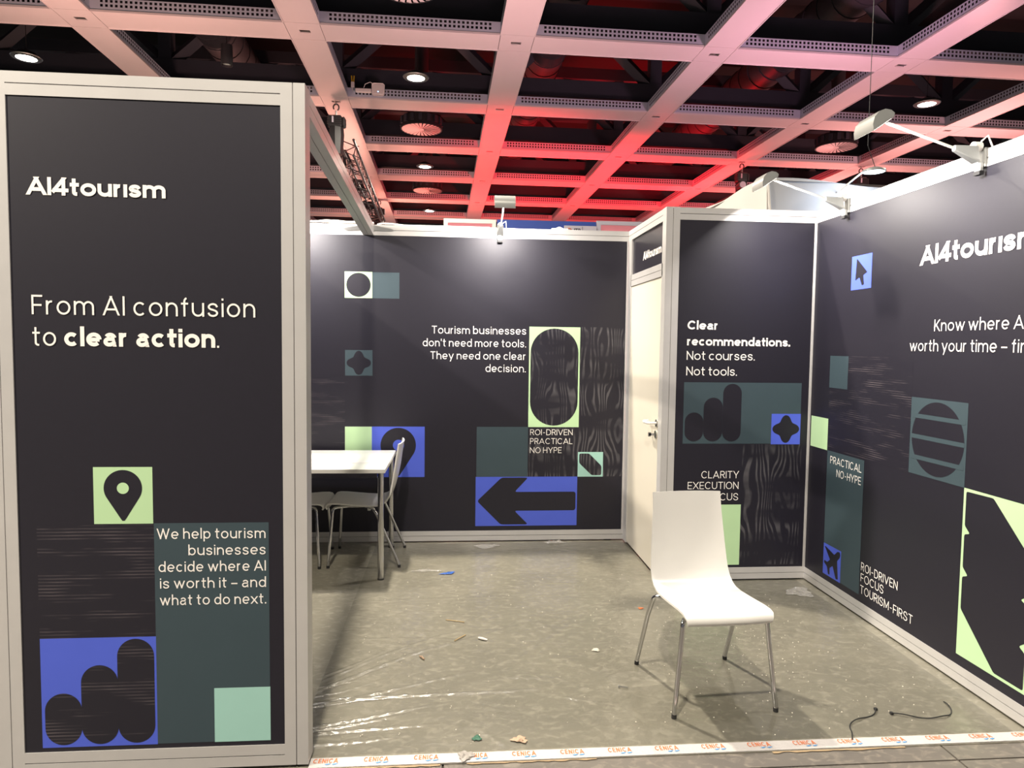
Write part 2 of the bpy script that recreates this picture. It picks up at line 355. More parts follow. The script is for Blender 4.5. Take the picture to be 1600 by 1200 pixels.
def clip_y(poly, lo, hi):
    for s, lim in ((1, lo), (-1, -hi)):
        out = []
        for k in range(len(poly)):
            a = poly[k-1]; b = poly[k]; da = s*a[1]-lim; db = s*b[1]-lim
            if (da >= 0) != (db >= 0):
                t = da/(da-db); out.append((a[0]+(b[0]-a[0])*t, a[1]+(b[1]-a[1])*t))
            if db >= 0: out.append(b)
        poly = out
        if len(poly) < 3: return []
    return poly
def text_polys(s, t, xs=1.0, track=.15, tb=None):
    """polygons in cap-height units; returns polys, width"""
    x = 0.0; polys = []; bold = False
    for ch in s:
        if ch == '*': bold = not bold; continue
        th = (tb if bold and tb else t)
        w, strokes = G[ch]; w = w*xs + (th if w == 0 else 0)
        heavy = th > .16
        if bold and tb and w > th: w *= 1.22
        if heavy and ch in 'rft' : w = max(w, th*2.3)
        def mp(p):
            anc = [(-.28, -.28+th/2), (0, th/2), (XH, XH-th/2), (1, 1-th/2), (1.03, 1.03-th/2)]
            y = p[1]
            for (a, b), (c, d) in zip(anc, anc[1:]):
                if y <= c or c == 1.03:
                    yy = b+(d-b)*(y-a)/(c-a); break
            return (x+th/2+p[0]*(w-th), yy)
        g0 = len(polys)
        for kind, pts in strokes:
            if kind == 'P':
                cx = x+w/2; cy = pts[0][1]
                if cy == 0: polys.append([(cx-th*.55, 0), (cx+th*.55, 0), (cx+th*.55, th*1.1), (cx-th*.55, th*1.1)])
                else: polys.append([(cx-th*.5, max(.97-th*1.1, XH+.07)), (cx+th*.5, max(.97-th*1.1, XH+.07)), (cx+th*.5, max(.97, XH+.07+th*.9)), (cx-th*.5, max(.97, XH+.07+th*.9))])
                continue
            P = [mp(p) for p in pts]
            closed = kind == 'O'
            hw = th/2
            if kind in 'LC' and not closed:
                for e in (0, -1):
                    a = P[e]; b = P[1] if e == 0 else P[-2]
                    L = math.hypot(a[0]-b[0], a[1]-b[1]) or 1
                    ext = hw if (kind == 'L' or len(pts) > 2 and abs(a[0]-b[0]) < 1e-4) else 0
                    P[e] = (a[0]+(a[0]-b[0])/L*ext, a[1]+(a[1]-b[1])/L*ext)
            if kind in 'Ddy':
                a, b = P; L = math.hypot(a[0]-b[0], a[1]-b[1]); ex = (a[0]-b[0])/L*th*.9; ey = (a[1]-b[1])/L*th*.9
                P = [(a[0]+ex, a[1]+ey), (b[0]-ex, b[1]-ey)]
            n = len(P); offs = []
            for k in range(n):
                if closed: a = P[k-1]; b = P[(k+1) % n]
                else: a = P[max(k-1, 0)]; b = P[min(k+1, n-1)]
                d1 = (P[k][0]-a[0], P[k][1]-a[1]); d2 = (b[0]-P[k][0], b[1]-P[k][1])
                l1 = math.hypot(*d1); l2 = math.hypot(*d2)
                if l1 < 1e-9: d1, l1 = d2, l2
                if l2 < 1e-9: d2, l2 = d1, l1
                u1 = (d1[0]/l1, d1[1]/l1); u2_ = (d2[0]/l2, d2[1]/l2)
                nx, ny = -(u1[1]+u2_[1]), (u1[0]+u2_[0]); L = math.hypot(nx, ny) or 1
                nx /= L; ny /= L; c = max(.5, nx*-u1[1]+ny*u1[0])
                offs.append((nx*hw/c, ny*hw/c))
            rng = range(n) if closed else range(n-1)
            for k in rng:
                q = (k+1) % n
                quad = [(P[k][0]+offs[k][0], P[k][1]+offs[k][1]), (P[k][0]-offs[k][0], P[k][1]-offs[k][1]),
                        (P[q][0]-offs[q][0], P[q][1]-offs[q][1]), (P[q][0]+offs[q][0], P[q][1]+offs[q][1])]
                if kind == 'D': quad = clip_y(quad, 0, 1)
                elif kind == 'd': quad = clip_y(quad, 0, XH)
                elif kind == 'y': quad = clip_y(quad, -.28, XH)
                if quad: polys.append(quad)
        for q in range(g0, len(polys)): polys[q] = (q-g0, polys[q])
        x += w + ((track if not heavy else track*.62) if ch != ' ' else 0)
    return polys, x - track
def lettering(s, u0, u1, z, cap, t=.10, track=.15, tb=None, y=-.0016, m='white_print', parent=None, name='lettering', label=None, flat=None):
    """fit string between u0 and u1 (local x), baseline z"""
    tgt = (u1-u0)/cap; a, b = .4, 2.5
    for _ in range(24):
        c = (a+b)/2; _, w = text_polys(s, t, c, track, tb)
        if w < tgt: a = c
        else: b = c
    P, w = text_polys(s, t, c, track, tb)
    mb = MB()
    for (gi, p) in P:
        e = gi*.000018
        if flat:
            pts = [flat(u0+q[0]*cap, z+q[1]*cap) for q in p]; mb.poly([(a, b, c_+e*.3) for a, b, c_ in pts])
        else: mb.poly([(u0+q[0]*cap, y-e, z+q[1]*cap) for q in p])
    o = mb.build(name, m, parent)
    if label: o['label'] = label
    return o

# ------------------------------------------------------------------ flat print shapes (local u, z on a wall face)
L1, L2, L3, L4 = .0028, .0022, .0017, .0012
def pshape(name, pts, layer, m, parent, label=None):
    o = MB().poly([(p[0], -layer if False else layer_y(layer), p[1]) for p in pts]).build(name, m, parent)
    if label: o['label'] = label
    return o
def layer_y(k): return -.0004*k
def rect(u0, u1, z0, z1): return [(u0, z0), (u1, z0), (u1, z1), (u0, z1)]
def circ(cu, cz, r, n=48, rz=None): return [(cu+r*cos(2*pi*k/n), cz+(rz or r)*sin(2*pi*k/n)) for k in range(n)]
def capsule(u0, u1, z0, z1, n=20):
    r = (u1-u0)/2; c = (u0+u1)/2
    return arc(c, z1-r, r, r, 0, 180, n)+arc(c, z0+r, r, r, 180, 360, n)
def star(cu, cz, r, n=72):
    out = []
    for k in range(n):
        a = 2*pi*k/n; rr = r*(.83+.17*cos(4*a))
        out.append((cu+rr*cos(a), cz+rr*sin(a)))
    return out
def pin(cu, cz, r, tipz):
    d = cz-tipz; a = math.degrees(math.asin(min(.99, (r*.93)/d)))
    pts = arc(cu, cz, r, r, -a, 180+a, 36)
    rt_ = r*.16
    return pts+[(cu-rt_, tipz+rt_*1.1), (cu-rt_*.4, tipz+rt_*.2), (cu+rt_*.4, tipz+rt_*.2), (cu+rt_, tipz+rt_*1.1)]
def roundpoly(P, r, n=4):
    out = []
    for k in range(len(P)):
        a, b, c = Vector(P[k-1]), Vector(P[k]), Vector(P[(k+1) % len(P)])
        rr = min(r, (a-b).length*.45, (c-b).length*.45)
        p = b+(a-b).normalized()*rr; q = b+(c-b).normalized()*rr
        for i in range(n+1):
            t = i/n; v = (1-t)**2*p+2*t*(1-t)*b+t*t*q; out.append((v.x, v.y))
    return out

# ------------------------------------------------------------------ structure: floors
fl = empty('floor'); tag(fl, kind='structure')
xs_ = [-14.04, -12.04, -10.04, -8.04, -6.04, -4.04, -2.04, -.04, 1.955, 3.955, 5.955, 7.955, 9.955, 11.955]
ys_ = [-5.6, -3.6, -1.6, .4, 2.405, 4.405]
tile0 = None
for a, b in zip(xs_, xs_[1:]):
    for c, d in zip(ys_, ys_[1:]):
        MB().box(a+.004, b-.004, c+.004, d-.004, -.03, -.003).build('floor_tile', 'hall_tile', fl)
MB().box(-30, 30, -12, 40, -.06, -.012).build('subfloor', 'hall_tile', fl)
bf = MB().box(-1.72, 2.47, 2.50, 5.6, -.0025, 0.0).build('booth_floor', 'booth_floor'); tag(bf, kind='structure')

# ------------------------------------------------------------------ booth walls (aluminium frames with printed fabric)
H0, H1, RAIL, TH = .012, 2.50, .08, .08
GRV = []
def grooves(parent):
    mb = MB()
    for g in GRV: mb.box(*g)
    GRV.clear(); return mb.build('groove_shade_strip', 'alu_shade', parent)
def hrail(mb, u0, u1, z0, z1, y0=0, y1=TH):
    mid = (z0+z1)/2; g = .0018
    mb.box(u0, u1, y0, y1, z0, mid-g); mb.box(u0, u1, y0, y1, mid+g, z1); GRV.append((u0+.001, u1-.001, y0+.004, y1-.004, mid-g, mid+g))
def vpost(mb, u0, u1, z0=H0, z1=H1, y0=0, y1=TH):
    if u1-u0 > .05:
        mid = (u0+u1)/2; g = .0016
        mb.box(u0, mid-g, y0, y1, z0, z1); mb.box(mid+g, u1, y0, y1, z0, z1); GRV.append((mid-g, mid+g, y0+.004, y1-.004, z0+.001, z1-.001))
    else: mb.box(u0, u1, y0, y1, z0, z1)
def wall(name, origin, rz, length, posts, rails_between=False, panels=None):
    w = empty(name, (origin[0], origin[1], 0), rz); tag(w, kind='structure')
    a, b = 0, length
    if rails_between: a, b = posts[0][1], posts[-1][0]
    mb = MB(); hrail(mb, a, b, H1-RAIL, H1); mb.build('top_rail', 'alu', w)
    mb = MB(); hrail(mb, a, b, H0, H0+RAIL); mb.build('bottom_rail', 'alu', w)
    for (p, q) in posts:
        z0, z1 = (H0, H1) if rails_between else (H0+RAIL, H1-RAIL)
        mb = MB(); vpost(mb, p, q, z0, z1, 0.0 if rails_between else .0005); mb.build('post', 'alu', w)
    for u in (0.12, length-.12):
        MB().box(u-.03, u+.03, .02, .06, 0, H0).build('foot', 'rubber', w)
    grooves(w)
    pans = []
    for (p, q) in (panels or [(posts[0][1], posts[-1][0])]):
        pans.append(MB().box(p+.001, q-.001, .003, .060, H0+RAIL-.004, H1-RAIL+.004).build('fabric_panel', 'fabric', w))
    return w, pans
YB, XC, YD, XR, YL, XW = 5.392, 1.3635, 4.4124, 2.3874, 2.510, -1.630

# front-left wall end
wl, (pl,) = wall('wall_front_left', (XW, YL), 0, 1.089, [(0, .0855), (1.0038, 1.089)], True)
X0 = -XW
def U(x): return x-XW
PY = .003
def on(p, obj):      # prints sit just in front of the fabric face (local y = .003)
    obj.location.y = PY; return obj
P_ = pl
def S(*a, **k): return on(P_, pshape(*a, **k))
def T(*a, **k): return on(P_, lettering(*a, **k))
T('AI4tour1sm', U(-1.483), U(-1.024), 2.085, .0615, .205, .12, parent=pl, label='bold white stand name')
T('From AI confusion', U(-1.478), U(-.719), 1.6735, .0675, .098, .17, parent=pl)
T('to *clear action*.', U(-1.478), U(-.846), 1.5637, .0675, .098, .15, tb=.205, parent=pl)
S('green_square', rect(U(-1.287), U(-1.084), .928, 1.1345), 1, 'green', pl)
S('pin_shape', pin(U(-1.186), 1.058, .066, .938), 2, 'fabric', pl)
S('pin_dot', circ(U(-1.186), 1.058, .0205), 3, 'green', pl)
S('teal_rectangle', rect(U(-1.082), U(-.679), .110, .930), 1, 'teal', pl)
S('streak_print', rect(U(-1.483), U(-1.082), .513, .929), 1, 'streak', pl)
S('blue_square', rect(U(-1.483), U(-1.082), .108, .513), 1, 'blue', pl)
for (a, b, t_) in ((-1.472, -1.3445, .309), (-1.3455, -1.2175, .411), (-1.2185, -1.0895, .506)):
    S('capsule_shape', capsule(U(a), U(b), .1165, t_), 2 if t_ != .411 else 2.5, 'streak', pl)
S('mint_square', rect(U(-.879), U(-.678), .109, .3135), 2, 'mint', pl)
for s_, x0_, z_ in (('We help tourism', -1.072, .872), ('businesses', -.963, .8115), ('decide where AI', -1.068, .751), ('is worth it – and', -1.064, .690), ('what to do next.', -1.065, .628)):
    T(s_, U(x0_), U(-.690), z_, .0385, .115, .15, parent=pl, y=-.0010)

# left side wall of the booth (seen only through the opening)
wall('wall_left', (XW, YL+.09), radians(90), YB-YL-.09, [(0, .04), (2.75, YB-YL-.09)], False)

# back wall
wb, (pb,) = wall('wall_back', (XW-.04, YB), 0, XC-XW+.04, [(0, .04), (XC-XW+.04-.012, XC-XW+.04-.001)])
def U(x): return x-XW+.04
P_ = pb
S('green_square', rect(U(-.868), U(-.657), 1.935, 2.138), 1, 'green', pb); S('dark_circle', circ(U(-.7625), 2.0365, .093), 2, 'fabric', pb)
S('teal_square', rect(U(-.657), U(-.448), 1.935, 2.136), 1, 'teal', pb)
S('teal_square', rect(U(-.866), U(-.655), 1.331, 1.531), 1, 'teal', pb); S('star_shape', star(U(-.7605), 1.431, .094), 2, 'fabric', pb)
for s_, a, z_ in (('Tourism businesses', -.195, 1.668), ("don't need more tools.", -.265, 1.567), ('They need one clear', -.205, 1.467), ('decision.', .230, 1.369)):
    T(s_, U(a), U(.550), z_, .0605, .105, .15, parent=pb)
S('green_rectangle', rect(U(.576), U(.9855), .930, 1.732), 1, 'green', pb); S('capsule_shape', capsule(U(.588), U(.973), .942, 1.720), 2, 'moire', pb)
S('ripple_print', rect(U(.9855), U(1.350), .529, 1.735), 1, 'moire', pb)
S('ripple_print', rect(U(.576), U(.9855), .529, .930), 1, 'moire', pb)
S('teal_square', rect(U(.165), U(.576), .529, .931), 1, 'teal', pb)
for s_, b_, z_ in (('ROI-DRIVEN', .937, .865), ('PRACTICAL', .937, .793), ('NO HYPE', .850, .720)):
    T(s_, U(.593), U(b_), z_, .047, .095, .15, parent=pb)
S('mint_square', rect(U(.9835), U(1.19), .527, .728), 2, 'mint', pb)
S('lozenge_shape', roundpoly([(U(.995), .716), (U(1.075), .716), (U(1.178), .615), (U(1.178), .539), (U(1.098), .539), (U(.995), .638)], .015), 3, 'moire', pb)
S('blue_rectangle', rect(U(.160), U(.982), .129, .528), 1, 'blue', pb)
S('arrow_shape', roundpoly([(U(.172), .332), (U(.366), .521), (U(.582), .521), (U(.473), .405), (U(.970), .405), (U(.970), .252), (U(.473), .252), (U(.585), .140), (U(.363), .140)], .022), 2, 'fabric', pb)
S('green_square', rect(U(-.868), U(-.660), .729, .930), 1, 'green', pb)
S('blue_square', rect(U(-.660), U(-.247), .529, .931), 1, 'blue', pb)
S('pin_shape', pin(U(-.454), .783, .1385, .535), 2, 'fabric', pb); S('pin_dot', circ(U(-.452), .783, .044), 3, 'blue', pb)
S('streak_print', rect(U(-1.48), U(-.868), .729, 1.331), 1, 'streak', pb)

# storage cabin: side wall with door, front wall
LS = YB-YD
ws = empty('wall_storage_side', (XC, YB, 0), radians(-90)); tag(ws, kind='structure')
mb = MB(); hrail(mb, 0, LS-.08, H1-RAIL, H1); mb.build('top_rail', 'alu', ws)
mb = MB(); hrail(mb, .085, LS-.062, 2.056, 2.144); mb.build('door_header_rail', 'alu', ws)
mb = MB(); vpost(mb, .0, .10, H0, H1-RAIL, 0, TH); mb.build('post', 'alu', ws)
grooves(ws)
ph = MB().box(.10, LS-.062, .012, .05, 2.144, H1-RAIL+.002).build('header_panel', 'fabric_header', ws)
o = lettering('AI4tour1sm', YB-4.995, YB-4.544, 2.222, .0610, .205, .12, parent=ph, label='white stand name above the door'); o.location.y = .012
# door
dr = empty('door_1', (XC, YB, 0), radians(-90)); tag(dr, kind='structure')
MB().box(.103, LS-.064, .006, .046, .022, 2.052).build('door_leaf', 'cream', dr, bevel=.002)
hd = MB().lathe([(0, 0), (.026, 0), (.026, .008), (.022, .010), (0, .010)], 20).build('handle_rose', 'steel', dr, smooth=True)
hd.location = (YB-4.530, .006, 1.064); hd.rotation_euler = (radians(90), 0, 0)
u_ = YB-4.530
lv = MB().tube([(u_, .006, 1.064), (u_, -.045, 1.064), (u_-.012, -.056, 1.064), (u_-.10, -.058, 1.062), (u_-.125, -.054, 1.064), (u_-.132, -.02, 1.066)], [.009, .009, .010, .0095, .009, .008], 10).build('door_handle', 'white_metal', dr, smooth=True)
lk = MB().lathe([(0, 0), (.026, 0), (.026, .008), (.020, .010), (0, .010)], 20).build('lock_rose', 'steel', dr, smooth=True)
lk.location = (YB-4.545, .006, .985); lk.rotation_euler = (radians(90), 0, 0)
mb = MB(); mb.box(YB-4.545-.002, YB-4.545+.002, -.045, .0, .977, .993); mb.box(YB-4.545-.002, YB-4.545+.002, -.05, -.03, .970, 1.0); mb.build('key', 'steel', dr)
# front storage wall
wf, (pf,) = wall('wall_storage_front', (XC, YD), 0, XR-XC, [(0, .0925), (XR-XC-.010, XR-XC-.001)])
# full height double post at the cabin corner
for ch in list(wf.children):
    if ch.name.startswith(('top_rail', 'bottom_rail', 'post')):
        if ch.name.startswith('post') and min(v.co.x for v in ch.data.vertices) > .5: continue
        me = ch.data
        if ch.name.startswith('post'):
            for v in me.vertices: v.co.z = H1+.002 if v.co.z > 1 else H0
        else:
            for v in me.vertices: v.co.x = max(v.co.x, .0925)
def U(x): return x-XC
P_ = pf
for s_, a, b_, z_, cp, wt in (('Clear', 1.524, 1.730, 1.703, .0585, .20), ('recommendations.', 1.524, 2.231, 1.597, .058, .20), ('Not courses.', 1.524, 1.991, 1.5015, .0585, .11), ('Not tools.', 1.524, 1.871, 1.398, .0585, .11)):
    T(s_, U(a), U(b_), z_, cp, wt, .13, parent=pf)
S('teal_rectangle', rect(U(1.512), U(2.326), .940, 1.352), 1, 'teal', pf)
for (a, b_, t_) in ((1.523, 1.650, 1.150), (1.6505, 1.7815, 1.250), (1.782, 1.910, 1.343)):
    S('capsule_shape', capsule(U(a), U(b_), .955, t_), 2, 'fabric', pf)
S('blue_square', rect(U(2.123), U(2.327), .936, 1.143), 2, 'blue', pf); S('star_shape', star(U(2.225), 1.040, .094), 3, 'fabric', pf)
for s_, a, z_ in (('CLARITY', 1.647, .7055), ('EXECUTION', 1.555, .632), ('FOCUS', 1.690, .5545)):
    T(s_, U(a), U(1.907), z_, .0490, .095, .15, parent=pf)
S('green_square', rect(U(1.520), U(1.928), .110, .525), 1, 'green', pf)
S('ripple_print', rect(U(1.928), U(2.340), .110, .936), 1, 'moire', pf)

# right wall
LR = YD-2.41
wr, (pr_,) = wall('wall_right', (XR, YD), radians(-90), LR, [(.0005, .006), (LR-.085, LR)])
def U(y): return YD-y
P_ = pr_
S('blue_square', rect(U(3.988), U(3.786), 1.942, 2.144), 1, 'blue', pr_)
qx = lambda a, z: (U(3.988)+a*.202, 1.942+z*.202)
S('cursor_shape', roundpoly([qx(.26, .92), qx(.21, .27), qx(.42, .35), qx(.55, .10), qx(.66, .13), qx(.60, .40), qx(.80, .47)], .008), 2, 'fabric', pr_)
T('AI4tour1sm', U(3.368), U(2.640), 2.021, .098, .205, .12, parent=pr_, label='bold white stand name')
T('Know where AI is', U(3.243), U(2.612), 1.681, .058, .105, .15, parent=pr_)
T('worth your time – first.', U(3.421), U(2.600), 1.580, .058, .105, .15, parent=pr_)
S('teal_square', rect(U(4.186), U(3.983), 1.338, 1.5415), 2, 'teal', pr_)
S('streak_print', rect(U(4.182), U(3.390), .938, 1.545), 1, 'streak', pr_)
S('green_square', rect(U(4.390), U(4.182), .932, 1.136), 2, 'green', pr_)
S('teal_square', rect(U(3.388), U(2.989), .940, 1.340), 2, 'teal', pr_)
S('globe_shape', circ(U(3.1885), 1.140, .186), 3, 'fabric', pr_)
for z_ in (1.245, 1.138, 1.030): S('globe_band', rect(U(3.376), U(3.001), z_-.011, z_+.011), 4, 'teal', pr_)
S('teal_rectangle', rect(U(4.176), U(3.778), .132, .934), 3, 'teal', pr_)
T('PRACTICAL', U(4.139), U(3.803), .856, .047, .095, .15, parent=pr_)
T('NO-HYPE', U(4.062), U(3.803), .782, .047, .095, .15, parent=pr_)
S('blue_square', rect(U(4.176), U(3.976), .130, .330), 4, 'blue', pr_)
qy = lambda a, v: (U(4.176)+a*.2, .330-v*.2)
S('plane_shape', roundpoly([qy(*p) for p in [(.07, .10), (.13, .09), (.63, .22), (.80, .07), (.93, .05), (.97, .14), (.92, .25), (.80, .36), (.88, .93), (.76, .96), (.56, .60), (.39, .72), (.40, .94), (.31, .94), (.24, .72), (.05, .63), (.07, .55), (.24, .57), (.40, .45)]], .006), 5, 'fabric', pr_)
for s_, a, b_, z_ in (('ROI-DRIVEN', 3.765, 3.432, .284), ('FOCUS', 3.765, 3.549, .2185), ('TOURISM-FIRST', 3.765, 3.301, .148)):
    T(s_, U(a), U(b_), z_, .0490, .095, .15, parent=pr_)
S('green_rectangle', rect(U(2.989), U(2.589), .142, .941), 2, 'green', pr_)
S('notched_shape', roundpoly([(U(y), z) for y, z in [(2.974, .926), (2.812, .930), (2.604, .725), (2.604, .560), (2.640, .535), (2.604, .520), (2.604, .360), (2.636, .335), (2.604, .315), (2.604, .156), (2.762, .156), (2.974, .366), (2.974, .520), (2.940, .533), (2.974, .566), (2.974, .722), (2.940, .733), (2.974, .764)]], .010, 3), 3, 'fabric', pr_)

# loose header beam from the front wall to the back wall
tr = empty('trim_1', (-.5865, 2.590, 2.42)); tr.rotation_euler = (0, 0, radians(2.02)); tag(tr, kind='structure')
LB = 2.80
mb = MB()
for a, b in ((-.04, -.0015), (.0015, .04)):
    mb.box(a, b, 0, LB, 0, .0385); mb.box(a, b, 0, LB, .0415, .08)
mb.build('beam_profile', 'alu', tr); MB().box(-.0365, .0365, .001, LB-.001, .0035, .0765).build('groove_shade_strip', 'alu_shade', tr)
for s in (-1, 1):
    mb = MB().poly([(s*.04, LB-.006, .036), (s*.17, LB-.006, .030), (s*.20, LB-.006, .040), (s*.17, LB-.006, .052), (s*.04, LB-.006, .074)])
    mb.poly([(s*.04, LB-.002, .036), (s*.17, LB-.002, .030), (s*.20, LB-.002, .040), (s*.17, LB-.002, .052), (s*.04, LB-.002, .074)])
    mb.add([(s*.04, LB-.006, .036), (s*.17, LB-.006, .030), (s*.17, LB-.002, .030), (s*.04, LB-.002, .036)], [(0, 1, 2, 3)])
    mb.build('bracket_plate', 'steel', tr)

# ------------------------------------------------------------------ ceiling
ce = empty('ceiling', (GX0, GY0, CZ), GA); tag(ce, kind='structure')
BW, RW, PH = .49, .52, .175     # column beam width, row beam width, side height
def perf_mesh(L, name):
    """vertical perforated sheet in the xz plane, x from 0..L, z 0..PH"""
    hs = .034; pitch = .0635; n = int((L-.20)/pitch); x0 = (L-(n-1)*pitch)/2
    xs = [0.0]
    for k in range(n): xs += [x0+k*pitch-hs/2, x0+k*pitch+hs/2]
    xs.append(L)
    zs = [0, .062, .062+.034, .062+.034+.024, .062+.034+.024+.034, PH]
    mb = MB(); vs = [(x, 0, z) for z in zs for x in xs]; W_ = len(xs); fs = []
    for r in range(5):
        for c in range(W_-1):
            if r in (1, 3) and c % 2 == 1: continue
            fs.append((r*W_+c, r*W_+c+1, (r+1)*W_+c+1, (r+1)*W_+c))
    mb.add(vs, fs)
    return mb.mesh(name, 'strip')
RL = GSX-BW; CL = GSY-RW
perf_r = perf_mesh(RL, 'perforated_strip'); perf_c = perf_mesh(CL, 'perforated_strip')
def panel_mesh(a, b, name):
    mb = MB(); g = .004
    mb.box(-a/2+g, a/2-g, -b/2+g, b/2-g, 0, .012)
    return mb.mesh(name, 'soffit')
def lipped(a, b, axis):
    mb = MB(); g = .004
    mb.box(-a/2+g, a/2-g, -b/2+g, b/2-g, 0, .010)
    t = .012
    if axis == 'x':
        for s in (-1, 1): mb.box(-a/2+g, a/2-g, s*(b/2)-t/2, s*(b/2)+t/2, -.010, .018)
    else:
        for s in (-1, 1): mb.box(s*(a/2)-t/2, s*(a/2)+t/2, -b/2+g, b/2-g, -.010, .018)
    # hollow behind the sheet is darkened by a separate black box
    return mb.mesh('soffit_panel', 'soffit')
row_m = lipped(RL, RW, 'x'); col_m = lipped(BW, CL, 'y')
def junction_mesh():
    mb = MB(); a, b = BW/2-.003, RW/2-.003; h, k = .075, .045
    zs = 0.0
    for (x0, x1, y0, y1) in ((-a, -h, -b, b), (h, a, -b, b), (-h, h, -b, -k), (-h, h, k, b)): mb.box(x0, x1, y0, y1, 0, .012)
    return mb.mesh('junction_panel', 'soffit')
jun_m = junction_mesh()
mb = MB(); mb.box(-.075, .075, -.045, .045, .05, .055)
for s in (-1, 1): mb.box(s*.077-.002, s*.077+.002, -.045, .045, .012, .055); mb.box(-.075, .075, s*.047-.002, s*.047+.002, .012, .055)
mb.tube([(-.05, 0, .03), (.05, 0, .03)], .007, 6)
rec_m = mb.mesh('hook_recess', 'steel')
shade_box_r = MB().box(-RL/2, RL/2, -RW/2+.09, RW/2-.09, .02, PH-.01).mesh('beam_shade_box', 'black')  # black boxes stand in for the shade inside the hollow beams
shade_box_c = MB().box(-BW/2+.09, BW/2-.09, -CL/2, CL/2, .02, PH-.01).mesh('beam_shade_box', 'black')
def link(name, me, parent, loc=(0, 0, 0), rz=0):
    o = bpy.data.objects.new(name, me); COL.objects.link(o); o.parent = parent; o.location = loc; o.rotation_euler = (0, 0, rz); return o
for j in range(0, 7):
    for i in range(-1, 8):
        X, Y = i*GSX, j*GSY
        jn = link('junction_panel', jun_m, ce, (X, Y, 0)); link('hook_recess', rec_m, jn)
for j in range(0, 7):
    for i in range(-1, 7):
        p = link('soffit_panel', row_m, ce, ((i+.5)*GSX, j*GSY, 0))
        link('perforated_strip', perf_r, p, (-RL/2, -RW/2, 0)); link('perforated_strip', perf_r, p, (-RL/2, RW/2, 0)); link('beam_shade_box', shade_box_r, p)
for j in range(-1, 6):
    for i in range(-1, 8):
        p = link('soffit_panel', col_m, ce, (i*GSX, (j+.5)*GSY, 0))
        link('perforated_strip', perf_c, p, (-BW/2, -CL/2, 0), pi/2); link('perforated_strip', perf_c, p, (BW/2, -CL/2, 0), pi/2); link('beam_shade_box', shade_box_c, p)
# roof trusses above each row, ducts, slab
tm = MB(); Lx0, Lx1 = -1.6*GSX, 7.4*GSX
tm.box(Lx0, Lx1, -.14, .14, .30, .62); tm.box(Lx0, Lx1, -.14, .14, 1.75, 2.0)
for i in range(-1, 8): tm.box(i*GSX-.11, i*GSX+.11, -.11, .11, .62, 1.75)
for i in range(-1, 8):
    for s in (-1, 1):
        tm.tube([(i*GSX+s*.1, 0, .62), (i*GSX+s*GSX*.46, 0, 1.8)], .115, 4)
truss_m = tm.mesh('roof_truss', 'roof')
for j in range(-1, 8): link('roof_truss', truss_m, ce, (0, j*GSY+.15, 0))
for xx in (-4.35, 1.75, 6.3):
    mb = MB(); mb.tube([(xx-GX0, -6, 1.25), (xx-GX0, 20, 1.25)], .36, 20)
    for k in range(60): mb.tube([(xx-GX0, -6+k*.43, 1.25), (xx-GX0, -6+k*.43+.03, 1.25)], .375, 20)
    mb.build('air_duct', 'duct', ce, smooth=True)
MB().box(-14, 34, -22, 34, 2.3, 2.5).build('roof_slab', 'roof_slab', ce)

# ------------------------------------------------------------------ hall lamps
def hall_lamp():
    r = empty('hall_downlight')
    MB().lathe([(.145, 0), (.205, .006), (.215, .018), (.15, .020)], 28).build('ring', 'steel', r, smooth=True)
    MB().lathe([(.15, .018), (.14, .08), (.06, .12), (0, .125)], 24).build('housing', 'black_metal', r, smooth=True)
    MB().disc((0, 0, .004), .145, 28, True).build('lens', 'glow', r)
    MB().tube([(0, 0, .12), (0, 0, 2.35)], .006, 5).build('suspension_wire', 'black_metal', r)
    return r
labels = {0: 'round hall downlight nearest behind the booth, above the white access point', 1: 'bright round downlight above the dark front wall panel, far left',
          2: 'bright round downlight at upper right beyond the arm floodlight', 3: 'round downlight hanging between the two round air diffusers',
          4: 'small distant round downlight just above the back wall'}
hl = hall_lamp()
for k, (x, y, z) in enumerate(LAMP_POS):
    o = hl if k == 0 else copy_tree(hl)
    o.location = (x, y, z)
    tag(o, labels.get(k, 'round hall downlight outside the picture, high over the stands'), 'ceiling lamp', 'round downlights hung under the hall ceiling')
# small black spotlight
x, y = grid(.55, .28)
bs = empty('cylinder_spotlight', (-3.52, 10.95, 5.78)); tag(bs, 'small black cylinder spotlight hanging unlit over the front wall panel', 'ceiling lamp')
MB().lathe([(.0, .30), (.085, .30), (.085, 0), (.078, 0), (.07, .03)], 20).build('can', 'black_metal', bs, smooth=True)
MB().lathe([(.07, .03), (.04, .055), (0, .06)], 16).build('reflector', 'chrome', bs, smooth=True)
MB().tube([(0, 0, .3), (0, 0, 2.3)], .006, 5).build('suspension_wire', 'black_metal', bs)

